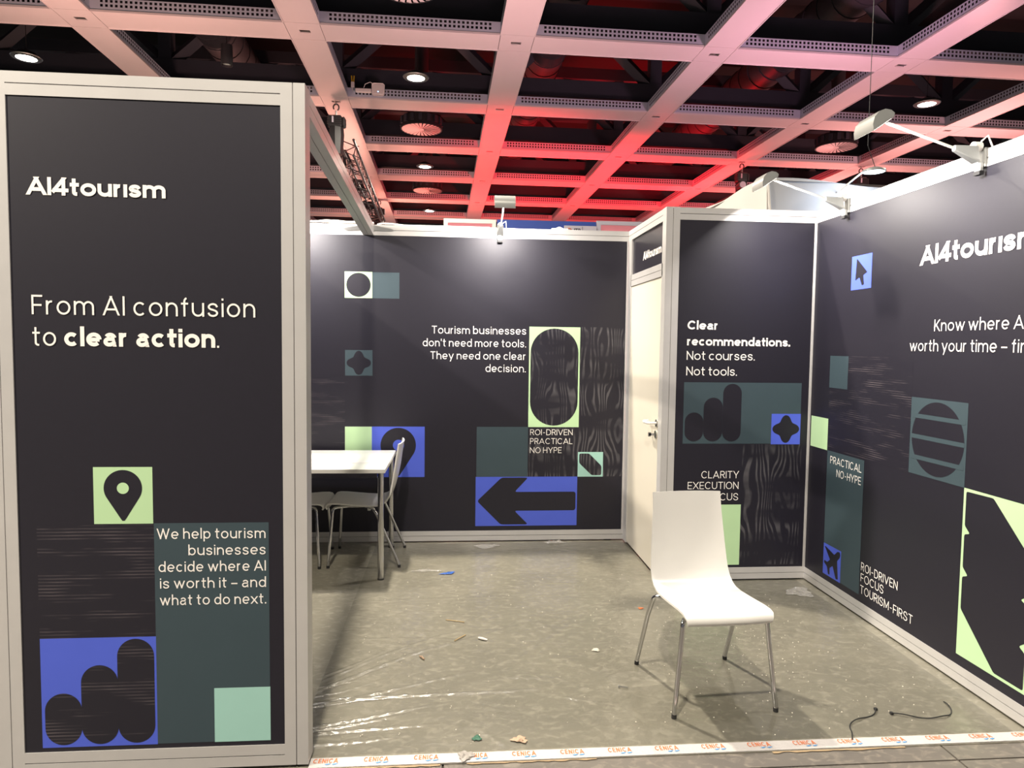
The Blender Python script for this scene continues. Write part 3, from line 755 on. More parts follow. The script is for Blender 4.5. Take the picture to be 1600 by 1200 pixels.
# diffusers
def diffuser():
    r = empty('air_diffuser')
    mb = MB().lathe([(.40, .0), (.43, .0), (.43, .04), (.415, .05), (.415, .22), (.36, .26), (0, .26)], 32)
    mb.build('drum', 'black_metal', r, smooth=True)
    for k in range(16):
        a = 2*pi*k/16; mb = MB(); c = Vector((cos(a)*.42, sin(a)*.42, 0)); t = Vector((-sin(a), cos(a), 0))*.035; o_ = Vector((cos(a), sin(a), 0))*.02
        p = [c-t-o_, c+t-o_, c+t+o_, c-t+o_]; mb.add([(q.x, q.y, .07) for q in p]+[(q.x, q.y, .21) for q in p], [(0, 3, 2, 1), (4, 5, 6, 7), (0, 1, 5, 4), (1, 2, 6, 5), (2, 3, 7, 6), (3, 0, 4, 7)])
        mb.build('rib', 'roof', r)
    for k in range(28):
        a = 2*pi*k/28; d = 2*pi/28*.36; mb = MB()
        mb.add([(.05*cos(a-d), .05*sin(a-d), -.002), (.405*cos(a-d), .405*sin(a-d), -.004), (.405*cos(a+d), .405*sin(a+d), .003), (.05*cos(a+d), .05*sin(a+d), .001)], [(0, 3, 2, 1)])
        mb.build('blade', 'soffit', r)
    MB().disc((0, 0, .03), .40, 28, True).build('back_plate', 'black', r)
    MB().lathe([(0, -.006), (.06, -.006), (.06, .006)], 16).build('hub', 'soffit', r)
    MB().tube([(0, 0, .25), (0, 0, 2.31)], .14, 14).build('duct_neck', 'duct', r, smooth=True)
    return r
df = diffuser()
for k, (i, j, lb) in enumerate(((1, 1, 'round swirl air diffuser, large one above the back wall beneath the access point'), (1, 3, 'round swirl air diffuser, smaller distant one between two downlights'),
                            (4, 1, 'reddish round air diffuser behind the arm floodlight at right'), (1, -1, 'round air diffuser cut by the top edge of the picture'))):
    o = df if k == 0 else copy_tree(df)
    x, y = grid(i+.5, j+.5); o.location = (x, y, 6.0); tag(o, lb, 'air vent', 'round air diffusers in the hall ceiling')

# access point, adapter, plugs on the perforated strip
yy = 12.70
ap = empty('access_point', (-1.44, yy, 6.03)); tag(ap, 'white rounded wireless access point with a blue light on the ceiling grid', 'router')
MB().box(-.115, .115, -.035, 0, 0, .22).build('case', 'white_plastic', ap, bevel=.03, smooth=True)
m_led = mat('blue_led', (.2, .5, 1), .4, emis=(.3, .6, 1), estr=4)
MB().box(-.008, .008, -.038, -.034, .06, .076).build('status_light', m_led, ap)
ad = empty('power_adapter', (-1.70, yy, 6.07)); tag(ad, 'white power adapter strip beside the ceiling access point', 'adapter')
MB().box(-.14, .14, -.06, 0, 0, .07).build('case', 'white_plastic', ad, bevel=.01)
MB().tube([(.0, -.03, .07), (.03, -.03, .15), (.12, -.03, .19), (.20, -.03, .14)], .006, 6).build('cable', 'white_plastic', ad, smooth=True)
cn = empty('cable_connector', (-1.89, yy, 6.16)); tag(cn, 'yellow and white cable connector left of the ceiling access point', 'connector')
MB().box(-.03, .03, -.04, 0, 0, .09).build('socket', 'white_plastic', cn)
MB().tube([(-.015, -.02, .09), (-.022, -.02, .20)], .012, 6).tube([(.015, -.02, .09), (.022, -.02, .20)], .012, 6).build('plug_lead', 'yellow', cn)
MB().tube([(0, -.02, 0), (-.01, -.02, -.06)], .006, 5).build('lead', 'white_plastic', cn)

# chain hoists and truss
def hoist():
    r = empty('chain_hoist')
    mb = MB(); mb.tube([(cos(a)*.05, 0, -.10+sin(a)*.06) for a in [radians(-60+q*25) for q in range(12)]], .014, 6); mb.build('hook', 'black_metal', r, smooth=True)
    mb = MB(); mb.tube([(0, 0, .03), (0, 0, -.05)], .014, 6); mb.tube([(0, 0, -.16), (0, 0, -.26)], .022, 6); mb.build('hook_shank', 'steel', r)
    mb = MB(); mb.box(-.14, .11, -.10, .10, -.48, -.26); mb.box(.11, .17, -.08, .08, -.46, -.28); mb.build('motor_body', 'black_metal', r, bevel=.02)
    for z in (-.30, -.34, -.38, -.42): MB().box(-.15, .12, -.11, -.10, z-.008, z+.008).build('cooling_fin', 'black', r)
    MB().box(-.06, -.03, -.115, -.10, -.40, -.29).build('rating_plate', 'sign_grey', r)
    mb = MB(); mb.tube([(0, 0, -.47), (0, 0, -.60), (.0, 0, -.95)], [.135, .145, .12], 8); mb.build('chain_bag', 'black', r, smooth=True)
    return r
h0 = hoist()
for k, (i, j, lb) in enumerate(((1, 1, 'large black chain hoist at the near end of the left truss'), (1, 4, 'distant black chain hoist at the far end of the left truss'),
                                (4, 2, 'black chain hoist above the beige cloth box'), (5, 2, 'black chain hoist behind the cool white lamp at right'))):
    o = h0 if k == 0 else copy_tree(h0)
    x, y = grid(i, j); o.location = (x, y, CZ); tag(o, lb, 'hoist', 'chain hoists hooked into the ceiling grid')
def truss(name, a, b, label, tilt=0):
    a = Vector(a); b = Vector(b); L = (b-a).length; r = empty(name, a); r.rotation_euler = (0, 0, math.atan2(b.y-a.y, b.x-a.x)-pi/2)
    tag(r, label, 'truss')
    s = .145
    for cx, cz in ((-s, -s), (s, -s), (-s, s), (s, s)): MB().tube([(cx, 0, cz), (cx, L, cz)], .026, 8).build('chord', 'black_metal', r, smooth=True)
    n = int(L/.42); mb = MB()
    for k in range(n):
        y0, y1 = k*L/n, (k+1)*L/n; q = 1 if k % 2 else -1
        mb.tube([(-s, y0, q*s), (-s, y1, -q*s)], .010, 5).tube([(s, y0, q*s), (s, y1, -q*s)], .010, 5)
        mb.tube([(q*s, y0, s), (-q*s, y1, s)], .010, 5).tube([(q*s, y0, -s), (-q*s, y1, -s)], .010, 5)
    mb.build('lattice', 'black', r); return r
truss('lighting_truss', (-2.10, 13.2, 5.24), (-2.40, 21.7, 5.24), 'black square lighting truss running away above the back wall')
t2 = truss('lighting_truss', (6.75, 15.6, 5.10), (6.6, 25, 5.10), 'black lighting truss behind the beige cloth box')
for k, (dx, dz) in enumerate(((-.12, .28), (.14, .30))):
    sl = empty('stage_spotlight', (6.75+dx, 15.75+k*.4, 5.10+dz)); tag(sl, ('small stage spotlight with pale square front on the right truss', 'small round stage spotlight at the end of the right truss')[k], 'stage lamp')
    MB().tube([(0, -.12, 0), (0, .12, 0)], [.09, .07], 12).build('lamp_body', 'black_metal', sl, smooth=True)
    MB().tube([(0, -.125, 0), (0, -.121, 0)], .075, 12).build('lens', 'sign_grey', sl)
    MB().tube([(0, 0, -.08), (0, 0, -.16)], .015, 6).build('yoke', 'black_metal', sl)

# ------------------------------------------------------------------ neighbouring stands seen over the walls
def cloth_panel(fn, nu, nv):
    mb = MB(); mb.add([fn(u/nu, v/nv) for v in range(nv+1) for u in range(nu+1)], [(v*(nu+1)+u, v*(nu+1)+u+1, (v+1)*(nu+1)+u+1, (v+1)*(nu+1)+u) for v in range(nv) for u in range(nu)]); return mb
cb = empty('cloth_box', (2.6, 5.62, 0)); tag(cb, 'tall cloth covered box of a neighbouring stand behind the cabin wall', 'stand cover')
def front(u, v):
    x = u*3.4; top = 3.02-.05*u+.018*sin(u*17)-.03*(u*(1-u))*4
    return (x, .0+.012*sin(u*13+v*7)+.01*sin(v*21), top*v)
def side(u, v):
    y = u*1.72; top = 3.02+.03*u+.01*sin(u*9)
    return (-.002+.018*sin(u*7+v*9)*v, y, top*v)
cloth_panel(front, 60, 40).build('front_cloth', 'cloth', cb, smooth=True)
cloth_panel(side, 40, 40).build('side_cloth', 'cloth', cb, smooth=True)
cloth_panel(lambda u, v: (3.4*u, 1.72*v, 3.02-.05*u*(1-v)+.03*v-.02), 8, 8).build('top_cloth', 'cloth', cb)
MB().tube([(.0, -.004, 3.0), (.012, -.016, 2.85), (.03, -.014, 2.70), (.016, -.004, 2.62)], .012, 6).build('corner_fold', 'cloth', cb, smooth=True)
b2 = MB().add([(2.86, 7.5, 0), (3.5, 7.5, 0), (3.5, 7.5, 3.30), (3.02, 7.5, 3.13), (2.90, 7.5, 3.08), (2.86, 7.5, 2.98)]+[(2.86, 7.7, 0), (3.5, 7.7, 0), (3.5, 7.7, 3.30), (3.02, 7.7, 3.13), (2.90, 7.7, 3.08), (2.86, 7.7, 2.98)], [tuple(range(6)), tuple(range(6, 12))[::-1]]+[(k, k+6, (k+1) % 6+6, (k+1) % 6) for k in range(6)]); b2 = b2.build('blue_column', 'banner_blue', None); tag(b2, 'narrow blue column top showing left of the cloth covered box', 'column')
# fascia panels far behind the back wall
def fascia(name, x0, x1, z1, fr, inner, label):
    r = empty(name, (x0, 12.0, 0)); tag(r, label, 'stand wall')
    w = x1-x0; t = .07
    mb = MB(); mb.box(0, t, 0, .06, 0, z1); mb.box(w-t, w, 0, .06, 0, z1); mb.box(t, w-t, 0, .06, z1-t, z1); mb.build('frame', fr, r)
    MB().box(t, w-t, .01, .05, 0, z1-t).build('infill_panel', inner, r); return r
fascia('exhibition_wall', -.24, .67, 3.76, 'white_metal', 'pink_panel', 'pale framed rosy stand wall far behind, left of the blue banner')
bn = MB().box(.69, 2.44, 12.0, 12.05, 0, 3.765).build('exhibition_wall', 'banner_blue'); tag(bn, 'blue stand banner far behind the back wall', 'stand wall')
fascia('exhibition_wall', 2.455, 4.5, 3.79, 'sign_grey', 'pink_panel', 'bright pink stand wall far behind, right of the blue banner')
sg = empty('info_sign', (1.86, 11.90, 0)); tag(sg, 'grey sign board with black letters and a small orange emblem before the blue banner', 'sign')
MB().box(0, .57, 0, .04, 0, 3.675).build('board', 'sign_grey', sg)
lettering('ITB', .17, .285, 3.555, .072, .20, .12, parent=sg, m='ink', y=-.002)
mb = MB(); mb.tube([(.085+.035*cos(a), -.006, 3.60+.028*sin(a)) for a in [2*pi*k/12 for k in range(13)]], .008, 6); mb.build('emblem', 'orange', sg)
MB().box(.315, .322, -.003, 0, 3.55, 3.66).build('divider_line', 'ink', sg)

# ------------------------------------------------------------------ arm floodlights on the wall tops
def arm_lamp():
    r = empty('arm_floodlight')
    mb = MB(); mb.box(-.022, .022, -.012, 0, -.082, .004); mb.box(-.022, .022, -.012, .05, .0, .006); mb.box(-.018, .018, -.030, -.012, -.10, -.06); mb.build('clamp', 'silver', r, bevel=.003)
    MB().box(-.019, .019, -.032, -.010, -.115, -.098).build('clamp_pad', 'rubber', r)
    MB().tube([(.0, -.02, .012), (.0, -.055, .012)], .022, 12).build('joint', 'white_metal', r, smooth=True)
    mb = MB(); A_ = [(-.027, -.035, -.062), (.027, -.035, -.062), (.027, -.045, .010), (-.027, -.045, .010)]
    B_ = [(-.011, -.15, -.010), (.011, -.15, -.010), (.011, -.15, .014), (-.011, -.15, .014)]
    mb.add(A_+B_, [(0, 3, 2, 1), (4, 5, 6, 7), (0, 1, 5, 4), (1, 2, 6, 5), (2, 3, 7, 6), (3, 0, 4, 7)]); mb.build('bracket', 'silver', r, bevel=.004)
    MB().tube([(0, -.145, .002), (0, -.49, .108)], .0065, 8).build('rod', 'white_metal', r, smooth=True)
    # half-moon head
    prof = [(-.484, .106), (-.482, .122), (-.498, .134), (-.525, .138), (-.553, .127), (-.573, .102), (-.580, .072), (-.576, .042)]
    mb = MB(); n = len(prof); w = .073
    mb.v = [(-w, y, z) for y, z in prof]+[(w, y, z) for y, z in prof]
    mb.f = [(k, k+1, n+k+1, n+k) for k in range(n-1)]+[tuple(range(n))[::-1], tuple(range(n, 2*n))]
    mb.build('lamp_head', 'silver', r, smooth=True)
    mb = MB(); mb.add([(-w+.006, -.490, .1005), (w-.006, -.490, .1005), (w-.006, -.570, .0450), (-w+.006, -.570, .0450)], [(0, 1, 2, 3)]); mb.build('lens', 'glow_soft', r)
    MB().tube([(.018, -.03, .03), (.045, -.02, .05), (.05, 0, .0), (.03, .02, -.03)], .004, 6).build('cable', 'white_plastic', r, smooth=True)
    return r
al = arm_lamp(); first = True
for (x, y, rz, lb, pw) in ((.332, YB, 0, 'white arm floodlight clamped to the middle of the back wall', 27),
                       (XR, 4.051, -90, 'white arm floodlight on the right wall beside the cabin corner', 22),
                       (XR, 2.971, -90, 'white arm floodlight on the right wall nearest the camera', 22),
                       (-1.25, YB, 0, 'arm floodlight on the back wall hidden behind the front wall panel', 32)):
    o = al if first else copy_tree(al); first = False
    o.location = (x, y, 2.5); o.rotation_euler = (0, 0, radians(rz)); tag(o, lb, 'floodlight', 'arm floodlights clamped to the stand walls')
    Mx = Matrix.Translation((x, y, 2.5)) @ Matrix.Rotation(radians(rz), 4, 'Z')
    area('floodlight_beam', Mx @ Vector((0, -.5265, .0675)), Mx @ Vector((0, -.12, -.55)), pw, (1.0, .93, .88), .13, .09, 'RECTANGLE', 165)
# cool LED lamp on the cloth box
led = empty('led_arm_lamp', (3.22, 5.60, 2.92)); tag(led, 'cool white lit oval lamp on a thin arm above the pale cloth', 'floodlight')
MB().tube([(0, 0, 0), (.04, -.28, .10)], .007, 6).build('arm', 'white_metal', led, smooth=True)
mb = MB().lathe([(0, .03), (.05, .028), (.085, .012), (.09, 0), (.08, -.004)], 24); q = mb.build('lamp_head', 'silver', led, smooth=True); q.location = (.11, -.30, .09)
q2 = MB().disc((0, 0, -.002), .08, 24, True).build('lens', 'glow_cool', led); q2.location = (.11, -.30, .09)
MB().tube([(.12, -.30, .12), (.05, -.30, .29), (.05, -.30, 3.4)], .003, 5).build('suspension_wire', 'black_metal', led)
area('led_lamp_beam', (3.30, 5.28, 2.98), (3.25, 5.62, 2.4), 6.5, (.62, .76, 1.0), .14)

# white cables along the top rail of the back wall
cs = MB()
for k in range(3):
    pts = []
    for q in range(26):
        x = -1.5+q*.034; pts.append((x, YB+.012+k*.02, 2.507+.010+max(0, .008*sin(q*.42+k*1.7)+.006*sin(q*.9+k))))
    cs.tube(pts, .0065, 6)
o = cs.build('power_cable', 'white_plastic', None, smooth=True); tag(o, 'white power cables lying along the left end of the back wall top', 'cable')
o = MB().tube([(-.62, YB+.03, 2.508), (-.58, YB+.02, 2.516), (-.50, YB+.03, 2.515), (-.42, YB+.03, 2.506), (-.1, YB+.03, 2.506), (.25, YB+.03, 2.506)], .006, 6).build('power_cable', 'white_plastic', None, smooth=True)
tag(o, 'thin white cable on the back wall top running right from the header beam', 'cable')
mb = MB(); mb.add([(.745, YB+.02, 2.5), (.875, YB+.02, 2.5), (.875, YB+.02, 2.511), (.838, YB+.02, 2.513), (.812, YB+.02, 2.525), (.80, YB+.02, 2.525), (.775, YB+.02, 2.514), (.745, YB+.02, 2.512),
                   (.745, YB+.05, 2.5), (.875, YB+.05, 2.5), (.875, YB+.05, 2.511), (.838, YB+.05, 2.513), (.812, YB+.05, 2.525), (.80, YB+.05, 2.525), (.775, YB+.05, 2.514), (.745, YB+.05, 2.512)],
                  [tuple(range(8)), tuple(range(8, 16))[::-1]]+[(k, k+8, (k+1) % 8+8, (k+1) % 8) for k in range(8)])
o = mb.build('cable_junction', 'white_plastic'); tag(o, 'small white cable junction on the back wall top before the blue banner', 'connector')

# ------------------------------------------------------------------ chairs
def shell_mesh(w_f=.200, w_b=.174):
    prof = [(-.232, .405), (-.240, .418), (-.238, .435), (-.225, .448), (-.200, .454), (-.15, .453), (-.08, .447), (0, .440), (.07, .436), (.12, .438), (.155, .448), (.185, .470),
            (.205, .505), (.216, .55), (.228, .62), (.240, .70), (.251, .78), (.262, .850), (.266, .872)]
    n = len(prof); K = 10; th = .010; mb = MB()
    top = []; bot = []
    for k, (y, z) in enumerate(prof):
        a = prof[max(k-1, 0)]; b = prof[min(k+1, n-1)]; t = Vector((b[0]-a[0], b[1]-a[1])).normalized(); nn = Vector((-t.y, t.x))
        s = k/(n-1)
        w = w_f if z < .46 else w_f+(w_b-w_f)*min(1, (z-.46)/.35)
        if k < 3: w -= .004*(3-k)
        back = max(0, min(1, (z-.47)/.2))
        for q in range(K+1):
            f = q/K*2-1
            curve = (.020*back)*(1-f*f)     # back hollowed: middle further back
            seatdip = -.004*(1-f*f)*(1-back)
            p = Vector((y, z))+Vector((curve, seatdip))
            top.append((f*w, p.x, p.y)); bot.append((f*w, p.x-nn.x*th, p.y-nn.y*th))
    N = len(top); mb.v = top+bot; W_ = K+1
    for k in range(n-1):
        for q in range(K):
            a = k*W_+q; mb.f.append((a, a+1, a+W_+1, a+W_)); mb.f.append((N+a, N+a+W_, N+a+W_+1, N+a+1))
    for k in range(n-1):
        a = k*W_; mb.f.append((a, a+W_, N+a+W_, N+a)); a = k*W_+K; mb.f.append((a, N+a, N+a+W_, a+W_))
    for q in range(K):
        a = q; mb.f.append((a, N+a, N+a+1, a+1)); a = (n-1)*W_+q; mb.f.append((a, a+1, N+a+1, N+a))
    return mb
def chair(mtl):
    r = empty('stacking_chair')
    shell_mesh().build('seat_shell', mtl, r, smooth=True)
    for sx in (-1, 1):
        for (fy, ty, ry, wx) in ((-.215, -.187, -.10, .194), (.282, .105, .03, .218)):
            pts = [(sx*.232, fy, .018), (sx*(wx+.008), fy+(ty-fy)*.70, .30), (sx*wx, ty-(ty-fy)*.08, .385), (sx*(wx-.003), ty, .405), (sx*(wx-.012), ty+(ry-ty)*.10, .4145), (sx*(wx-.03), ty+(ry-ty)*.25, .4145), (sx*.11, ry, .410)]
            lg = MB().tube(pts, .0105, 12).build('leg', 'chrome', r, smooth=True)
            MB().tube([(sx*.2330, fy, 0), (sx*.232, fy, .019)], .0112, 10).build('foot_cap', 'rubber', lg)
    mb = MB(); mb.tube([(-.11, -.10, .410), (-.11, .03, .410)], .0085, 8).tube([(.11, -.10, .410), (.11, .03, .410)], .0085, 8).tube([(-.11, -.04, .410), (.11, -.04, .410)], .0085, 8)
    mb.build('under_frame', 'chrome', r, smooth=True)
    for sx in (-1, 1): MB().tube([(sx*.15, .06, .424), (sx*.15, .06, .390)], .011, 8).build('stacking_stop', 'grey_plastic', r)
    return r
c1 = chair('white_plastic'); c1.location = (1.158, 2.985, 0); c1.rotation_euler = (0, 0, radians(3.4))
tag(c1, 'white plastic stacking chair with chrome legs standing alone in the middle of the booth', 'chair')
c2 = copy_tree(c1); c2.location = (-.675, 5.03, 0); c2.rotation_euler = (0, 0, radians(-90+180+0.5))
c2.rotation_euler = (0, 0, radians(-90.5)); tag(c2, 'white shell chair at the right end of the table, its back towards the cabin', 'chair', 'chairs at the table')
c3 = copy_tree(c1); c3.location = (-1.160, 5.02, 0); c3.rotation_euler = (0, 0, radians(89)); tag(c3, 'white shell chair mostly hidden by the front wall, seat facing the other chair', 'chair', 'chairs at the table')

# ------------------------------------------------------------------ table
tb = empty('meeting_table', (-.905, 4.915, 0)); tag(tb, 'white rectangular meeting table with chrome tube legs by the back wall', 'table')
MB().box(-.44, .44, -.405, .405, .728, .755).build('table_top', 'white_plastic', tb, bevel=.0015)
ap_ = MB(); e = .040
ap_.box(-.385, .385, -.372, -.352, .690, .727); ap_.box(-.385, .385, .352, .372, .690, .727); ap_.box(-.412, -.392, -.345, .345, .690, .727); ap_.box(.392, .412, -.345, .345, .690, .727)
ap_.build('apron', 'chrome', tb)
for sx in (-1, 1):
    for sy in (-1, 1):
        lg = MB().tube([(sx*.408, sy*.366, .008), (sx*.408, sy*.366, .727)], .0205, 18).build('leg', 'chrome', tb, smooth=True)
        MB().tube([(sx*.408, sy*.366, 0), (sx*.408, sy*.366, .010)], .022, 16).build('foot_cap', 'rubber', lg)
def crumple(name, cx, cy, z, lx, ly, h, m, seed, rz=0, nx=22, ny=14, thin=.0):
    r = random.Random(seed); P = [[0]*(nx+1) for _ in range(ny+1)]
    pk = [(r.uniform(0, 1), r.uniform(0, 1), r.uniform(.06, .2), r.uniform(.3, 1)) for _ in range(16)]
    vs = []
    ph = [r.uniform(0, 6) for _ in range(6)]
    for j in range(ny+1):
        for i in range(nx+1):
            u, v = i/nx, j/ny; e = 0
            for (a, b, s, k) in pk: e = max(e, k*max(0, 1-math.hypot(u-a, (v-b))/s))
            a = math.atan2(v-.5, u-.5); rr = math.hypot(u-.5, v-.5)*2
            lim = .72+.16*sin(3*a+ph[0])+.10*sin(7*a+ph[1])
            s = min(1, lim/max(rr, 1e-6)) if rr > lim else 1
            x = (u-.5)*s*lx; y = (v-.5)*s*ly
            edge = max(0, 1-rr/lim) if rr < lim else 0
            zz = h*(e*.7+.3*r.random())*min(1, edge*3+.15)
            vs.append((cx+x*cos(rz)-y*sin(rz), cy+x*sin(rz)+y*cos(rz), z+.0012+zz))
    mb = MB(); mb.add(vs, [(j*(nx+1)+i, j*(nx+1)+i+1, (j+1)*(nx+1)+i+1, (j+1)*(nx+1)+i) for j in range(ny) for i in range(nx)])
    return mb.build(name, m)
o = crumple('wrapping_sleeve', -.66, 4.78, .755, .30, .10, .010, 'paper', 3, .12); tag(o, 'crinkled clear wrapping lying on the white table top', 'packaging')

# ------------------------------------------------------------------ film over the booth floor
import numpy as np
fx0, fx1, fy0, fy1 = -.62, 2.33, 2.575, 5.36
NX, NY = 420, 400
gx, gy = np.meshgrid(np.linspace(fx0, fx1, NX), np.linspace(fy0, fy1, NY))
gz = np.full_like(gx, .0022)
rs = np.random.RandomState(4)
for _ in range(26):
    kx, ky, ph = rs.uniform(-9, 9), rs.uniform(-14, 14), rs.uniform(0, 6.3); gz += .00022*np.sin(kx*gx+ky*gy+ph)
def ridge(pts, h, w):
    global gz
    best = np.full_like(gx, 9.0); hh = np.zeros_like(gx)
    tot = len(pts)-1
    for k in range(tot):
        ax, ay = pts[k]; bx, by = pts[k+1]; dx, dy = bx-ax, by-ay; L2_ = dx*dx+dy*dy
        t = np.clip(((gx-ax)*dx+(gy-ay)*dy)/L2_, 0, 1); d = np.hypot(gx-ax-t*dx, gy-ay-t*dy)
        sel = d < best; best = np.where(sel, d, best); hh = np.where(sel, (k+t)/tot, hh)
    amp = h*np.clip(1.0-hh, 0, 1)**.6*np.clip(hh*12+.3, 0, 1)*(0.75+.25*np.sin(hh*60+best*300))
    gz = gz+1.35*amp*np.exp(-(best/w)**2)
ridge([(-.62, 3.06), (-.40, 3.26), (-.227, 3.405), (.10, 3.60), (.399, 3.77)], .008, .012)
ridge([(-.62, 2.96), (-.3, 3.0), (-.027, 3.012), (.294, 3.022), (.45, 3.04)], .009, .008)
ridge([(-.62, 2.93), (-.35, 3.03), (-.1, 3.14), (.1, 3.22)], .007, .009)
ridge([(-.61, 2.763), (-.40, 2.82), (-.191, 2.887), (-.054, 2.931)], .008, .007)
ridge([(-.61, 2.735), (-.40, 2.79), (-.19, 2.855)], .007, .007)
ridge([(-.61, 2.72), (-.35, 2.745), (-.051, 2.764)], .008, .007)
ridge([(-.62, 3.15), (-.35, 3.42), (-.1, 3.62), (.1, 3.72)], .006, .010)
ridge([(-.62, 3.20), (-.45, 3.35), (-.33, 3.50)], .006, .008)
ridge([(-.62, 3.02), (-.5, 3.06), (-.3, 3.18)], .005, .006)
ridge([(-.62, 3.10), (-.42, 3.17)], .005, .006)
ridge([(-.60, 2.64), (-.35, 2.66), (-.18, 2.70)], .005, .010)
ridge([(.20, 2.60), (.10, 2.72), (.02, 2.85)], .004, .014)
ridge([(-.56, 3.62), (-.1, 3.60), (.4, 3.50)], .003, .008)
ridge([(-.55, 4.15), (0, 4.18), (.6, 4.20), (1.0, 4.22)], .003, .007)
ridge([(.9, 2.62), (1.05, 3.0), (1.15, 3.6), (1.2, 3.9)], .002, .014)
ridge([(.30, 3.3), (.55, 3.6), (.85, 4.0)], .003, .016)
ridge([(.25, 3.15), (.5, 3.12), (.62, 3.0)], .003, .012)
ridge([(.5, 2.95), (.62, 2.9), (.75, 2.88)], .005, .008)
ridge([(.6, 4.42), (.9, 4.40)], .005, .008)
ridge([(-.2, 5.0), (.4, 5.15), (1.1, 5.3)], .003, .010)
ridge([(1.0, 4.1), (1.25, 4.5), (1.3, 4.9)], .002, .02)
ridge([(1.5, 3.2), (1.8, 3.0), (2.1, 2.95)], .0025, .012)
ridge([(1.5, 3.9), (1.8, 3.6), (2.3, 3.5)], .0025, .012)
me = bpy.data.meshes.new('plastic_film')
verts = np.stack([gx, gy, gz], -1).reshape(-1, 3)
idx = np.arange(NX*NY).reshape(NY, NX)
faces = np.stack([idx[:-1, :-1], idx[:-1, 1:], idx[1:, 1:], idx[1:, :-1]], -1).reshape(-1, 4)
me.from_pydata(verts.tolist(), [], faces.tolist()); me.polygons.foreach_set('use_smooth', [True]*len(me.polygons)); me.materials.append(M['film'])
fo = bpy.data.objects.new('plastic_film', me); COL.objects.link(fo); tag(fo, 'clear wrinkled protective plastic film covering the whole booth floor', 'plastic sheet')

# ------------------------------------------------------------------ tape with print along the open front
tp = empty('floor_tape', (-.60, 2.500, 0)); tp.rotation_euler = (0, 0, radians(.12)); tag(tp, 'white printed adhesive tape along the open front edge of the booth floor', 'tape')
mb = MB(); n = 120; r = random.Random(2)
top = []; bot = []
for k in range(n+1):
    x = .06+k*(3.05/n); top.append((x, .0575+r.uniform(-.0008, .0008), .0045)); bot.append((x, -.001+r.uniform(-.0008, .0008), .0040))
mb.add(top+bot, [(n+1+k, n+2+k, k+1, k) for k in range(n)])
mb.add([(.06, -.001, .0005), (3.11, -.001, .0005), (3.11, -.001, .0041), (.06, -.001, .0041)], [(0, 1, 2, 3)])
mb.build('tape_strip', 'tape', tp)
for k in range(16):
    x0 = .072+k*.1885
    if x0 > 3.0: break
    if k == 3: nm = 'NICA'; xa = x0+.042
    else: nm = 'CENICA'; xa = x0
    lettering(nm, xa, x0+.092, .024, .027, .13, .14, parent=tp, m='orange', name='brand_print', flat=lambda u, z: (u, z, .0056))
    mb = MB()
    for q in range(2):
        xa = x0+.044+q*.026; mb.poly([(xa, .016, .0056), (xa+.008, .011, .0056), (xa+.018, .014, .0056), (xa+.026, .021, .0056), (xa+.016, .019, .0056), (xa+.009, .0185, .0056)])
    mb.build('wave_print', 'sky_ink', tp)
for k, (a, b, w_) in enumerate(((-.50, -.05, .012), (.05, .55, .010), (1.25, 1.80, .012))):
    mb = MB(); rr = random.Random(k); n = 24; A_ = [(a+(b-a)*q/n, 2.499, .0004) for q in range(n+1)]; B_ = [(a+(b-a)*q/n, 2.499-w_*rr.uniform(.4, 1.1), .0004) for q in range(n+1)]
    mb.add(A_+B_, [(n+1+q, n+2+q, q+1, q) for q in range(n)]); o = mb.build('tape_residue', 'tape_tan'); tag(o, ('tan tape residue below the white tape, nearest the front wall', 'tan tape residue below the white tape under the brown scrap', 'tan tape residue below the white tape at right')[k], 'tape')

# ------------------------------------------------------------------ litter
o = crumple('plastic_scrap', .245, 5.255, 0.003, .24, .13, .030, 'scrap', 11, .1); tag(o, 'crumpled clear plastic scrap on the floor below the blue arrow print', 'litter')
o = crumple('plastic_scrap', .790, 5.335, 0.003, .22, .07, .035, 'scrap', 12, 0); tag(o, 'clear plastic scrap against the back wall foot, right of the other one', 'litter')
o = crumple('plastic_scrap', 2.235, 4.17, 0.003, .24, .20, .040, 'scrap', 13, .6); tag(o, 'crumpled clear plastic scrap in the corner below the plane print', 'litter')
o = crumple('plastic_scrap', -.20, 4.70, 0.003, .26, .05, .018, 'scrap', 14, -.02); tag(o, 'narrow torn clear plastic scrap beside the table leg', 'litter')
o = crumple('tape_scrap', -.05, 4.64, 0.004, .15, .055, .016, 'blue_tape', 15, .35, 14, 6); tag(o, 'twisted blue tape scrap on the floor right of the table', 'litter')
o = crumple('tape_scrap', .047, 2.535, 0.006, .080, .085, .020, 'grey_tape', 16, -.5, 12, 10); tag(o, 'grey cloth tape scrap stuck on the white floor tape', 'litter')
o = crumple('paper_scrap', .264, 2.634, 0.004, .085, .060, .010, 'brown', 17, -.25, 14, 10); tag(o, 'torn brown paper scrap near the white floor tape', 'litter')
o = crumple('card_scrap', .093, 2.654, 0.004, .050, .050, .004, 'green_card', 18, .1, 8, 8); tag(o, 'small dark green card scrap near the white floor tape', 'litter')
o = crumple('paper_scrap', 1.122, 3.955, 0.004, .045, .035, .006, 'orange', 19, .1, 8, 8); tag(o, 'small orange brown scrap behind the lone chair', 'litter')
o = crumple('foam_crumb', .735, 3.411, 0.004, .050, .045, .016, 'crumb', 20, .4, 10, 10); tag(o, 'cream foam crumb on the floor left of the lone chair', 'litter')
o = MB().tube([(.128, 3.585, .008), (.150, 3.568, .010), (.175, 3.556, .007)], [.0045, .007, .0045], 6).build('paper_sliver', 'white_print', None, smooth=True); tag(o, 'white curved sliver on the floor near the middle of the film', 'litter')
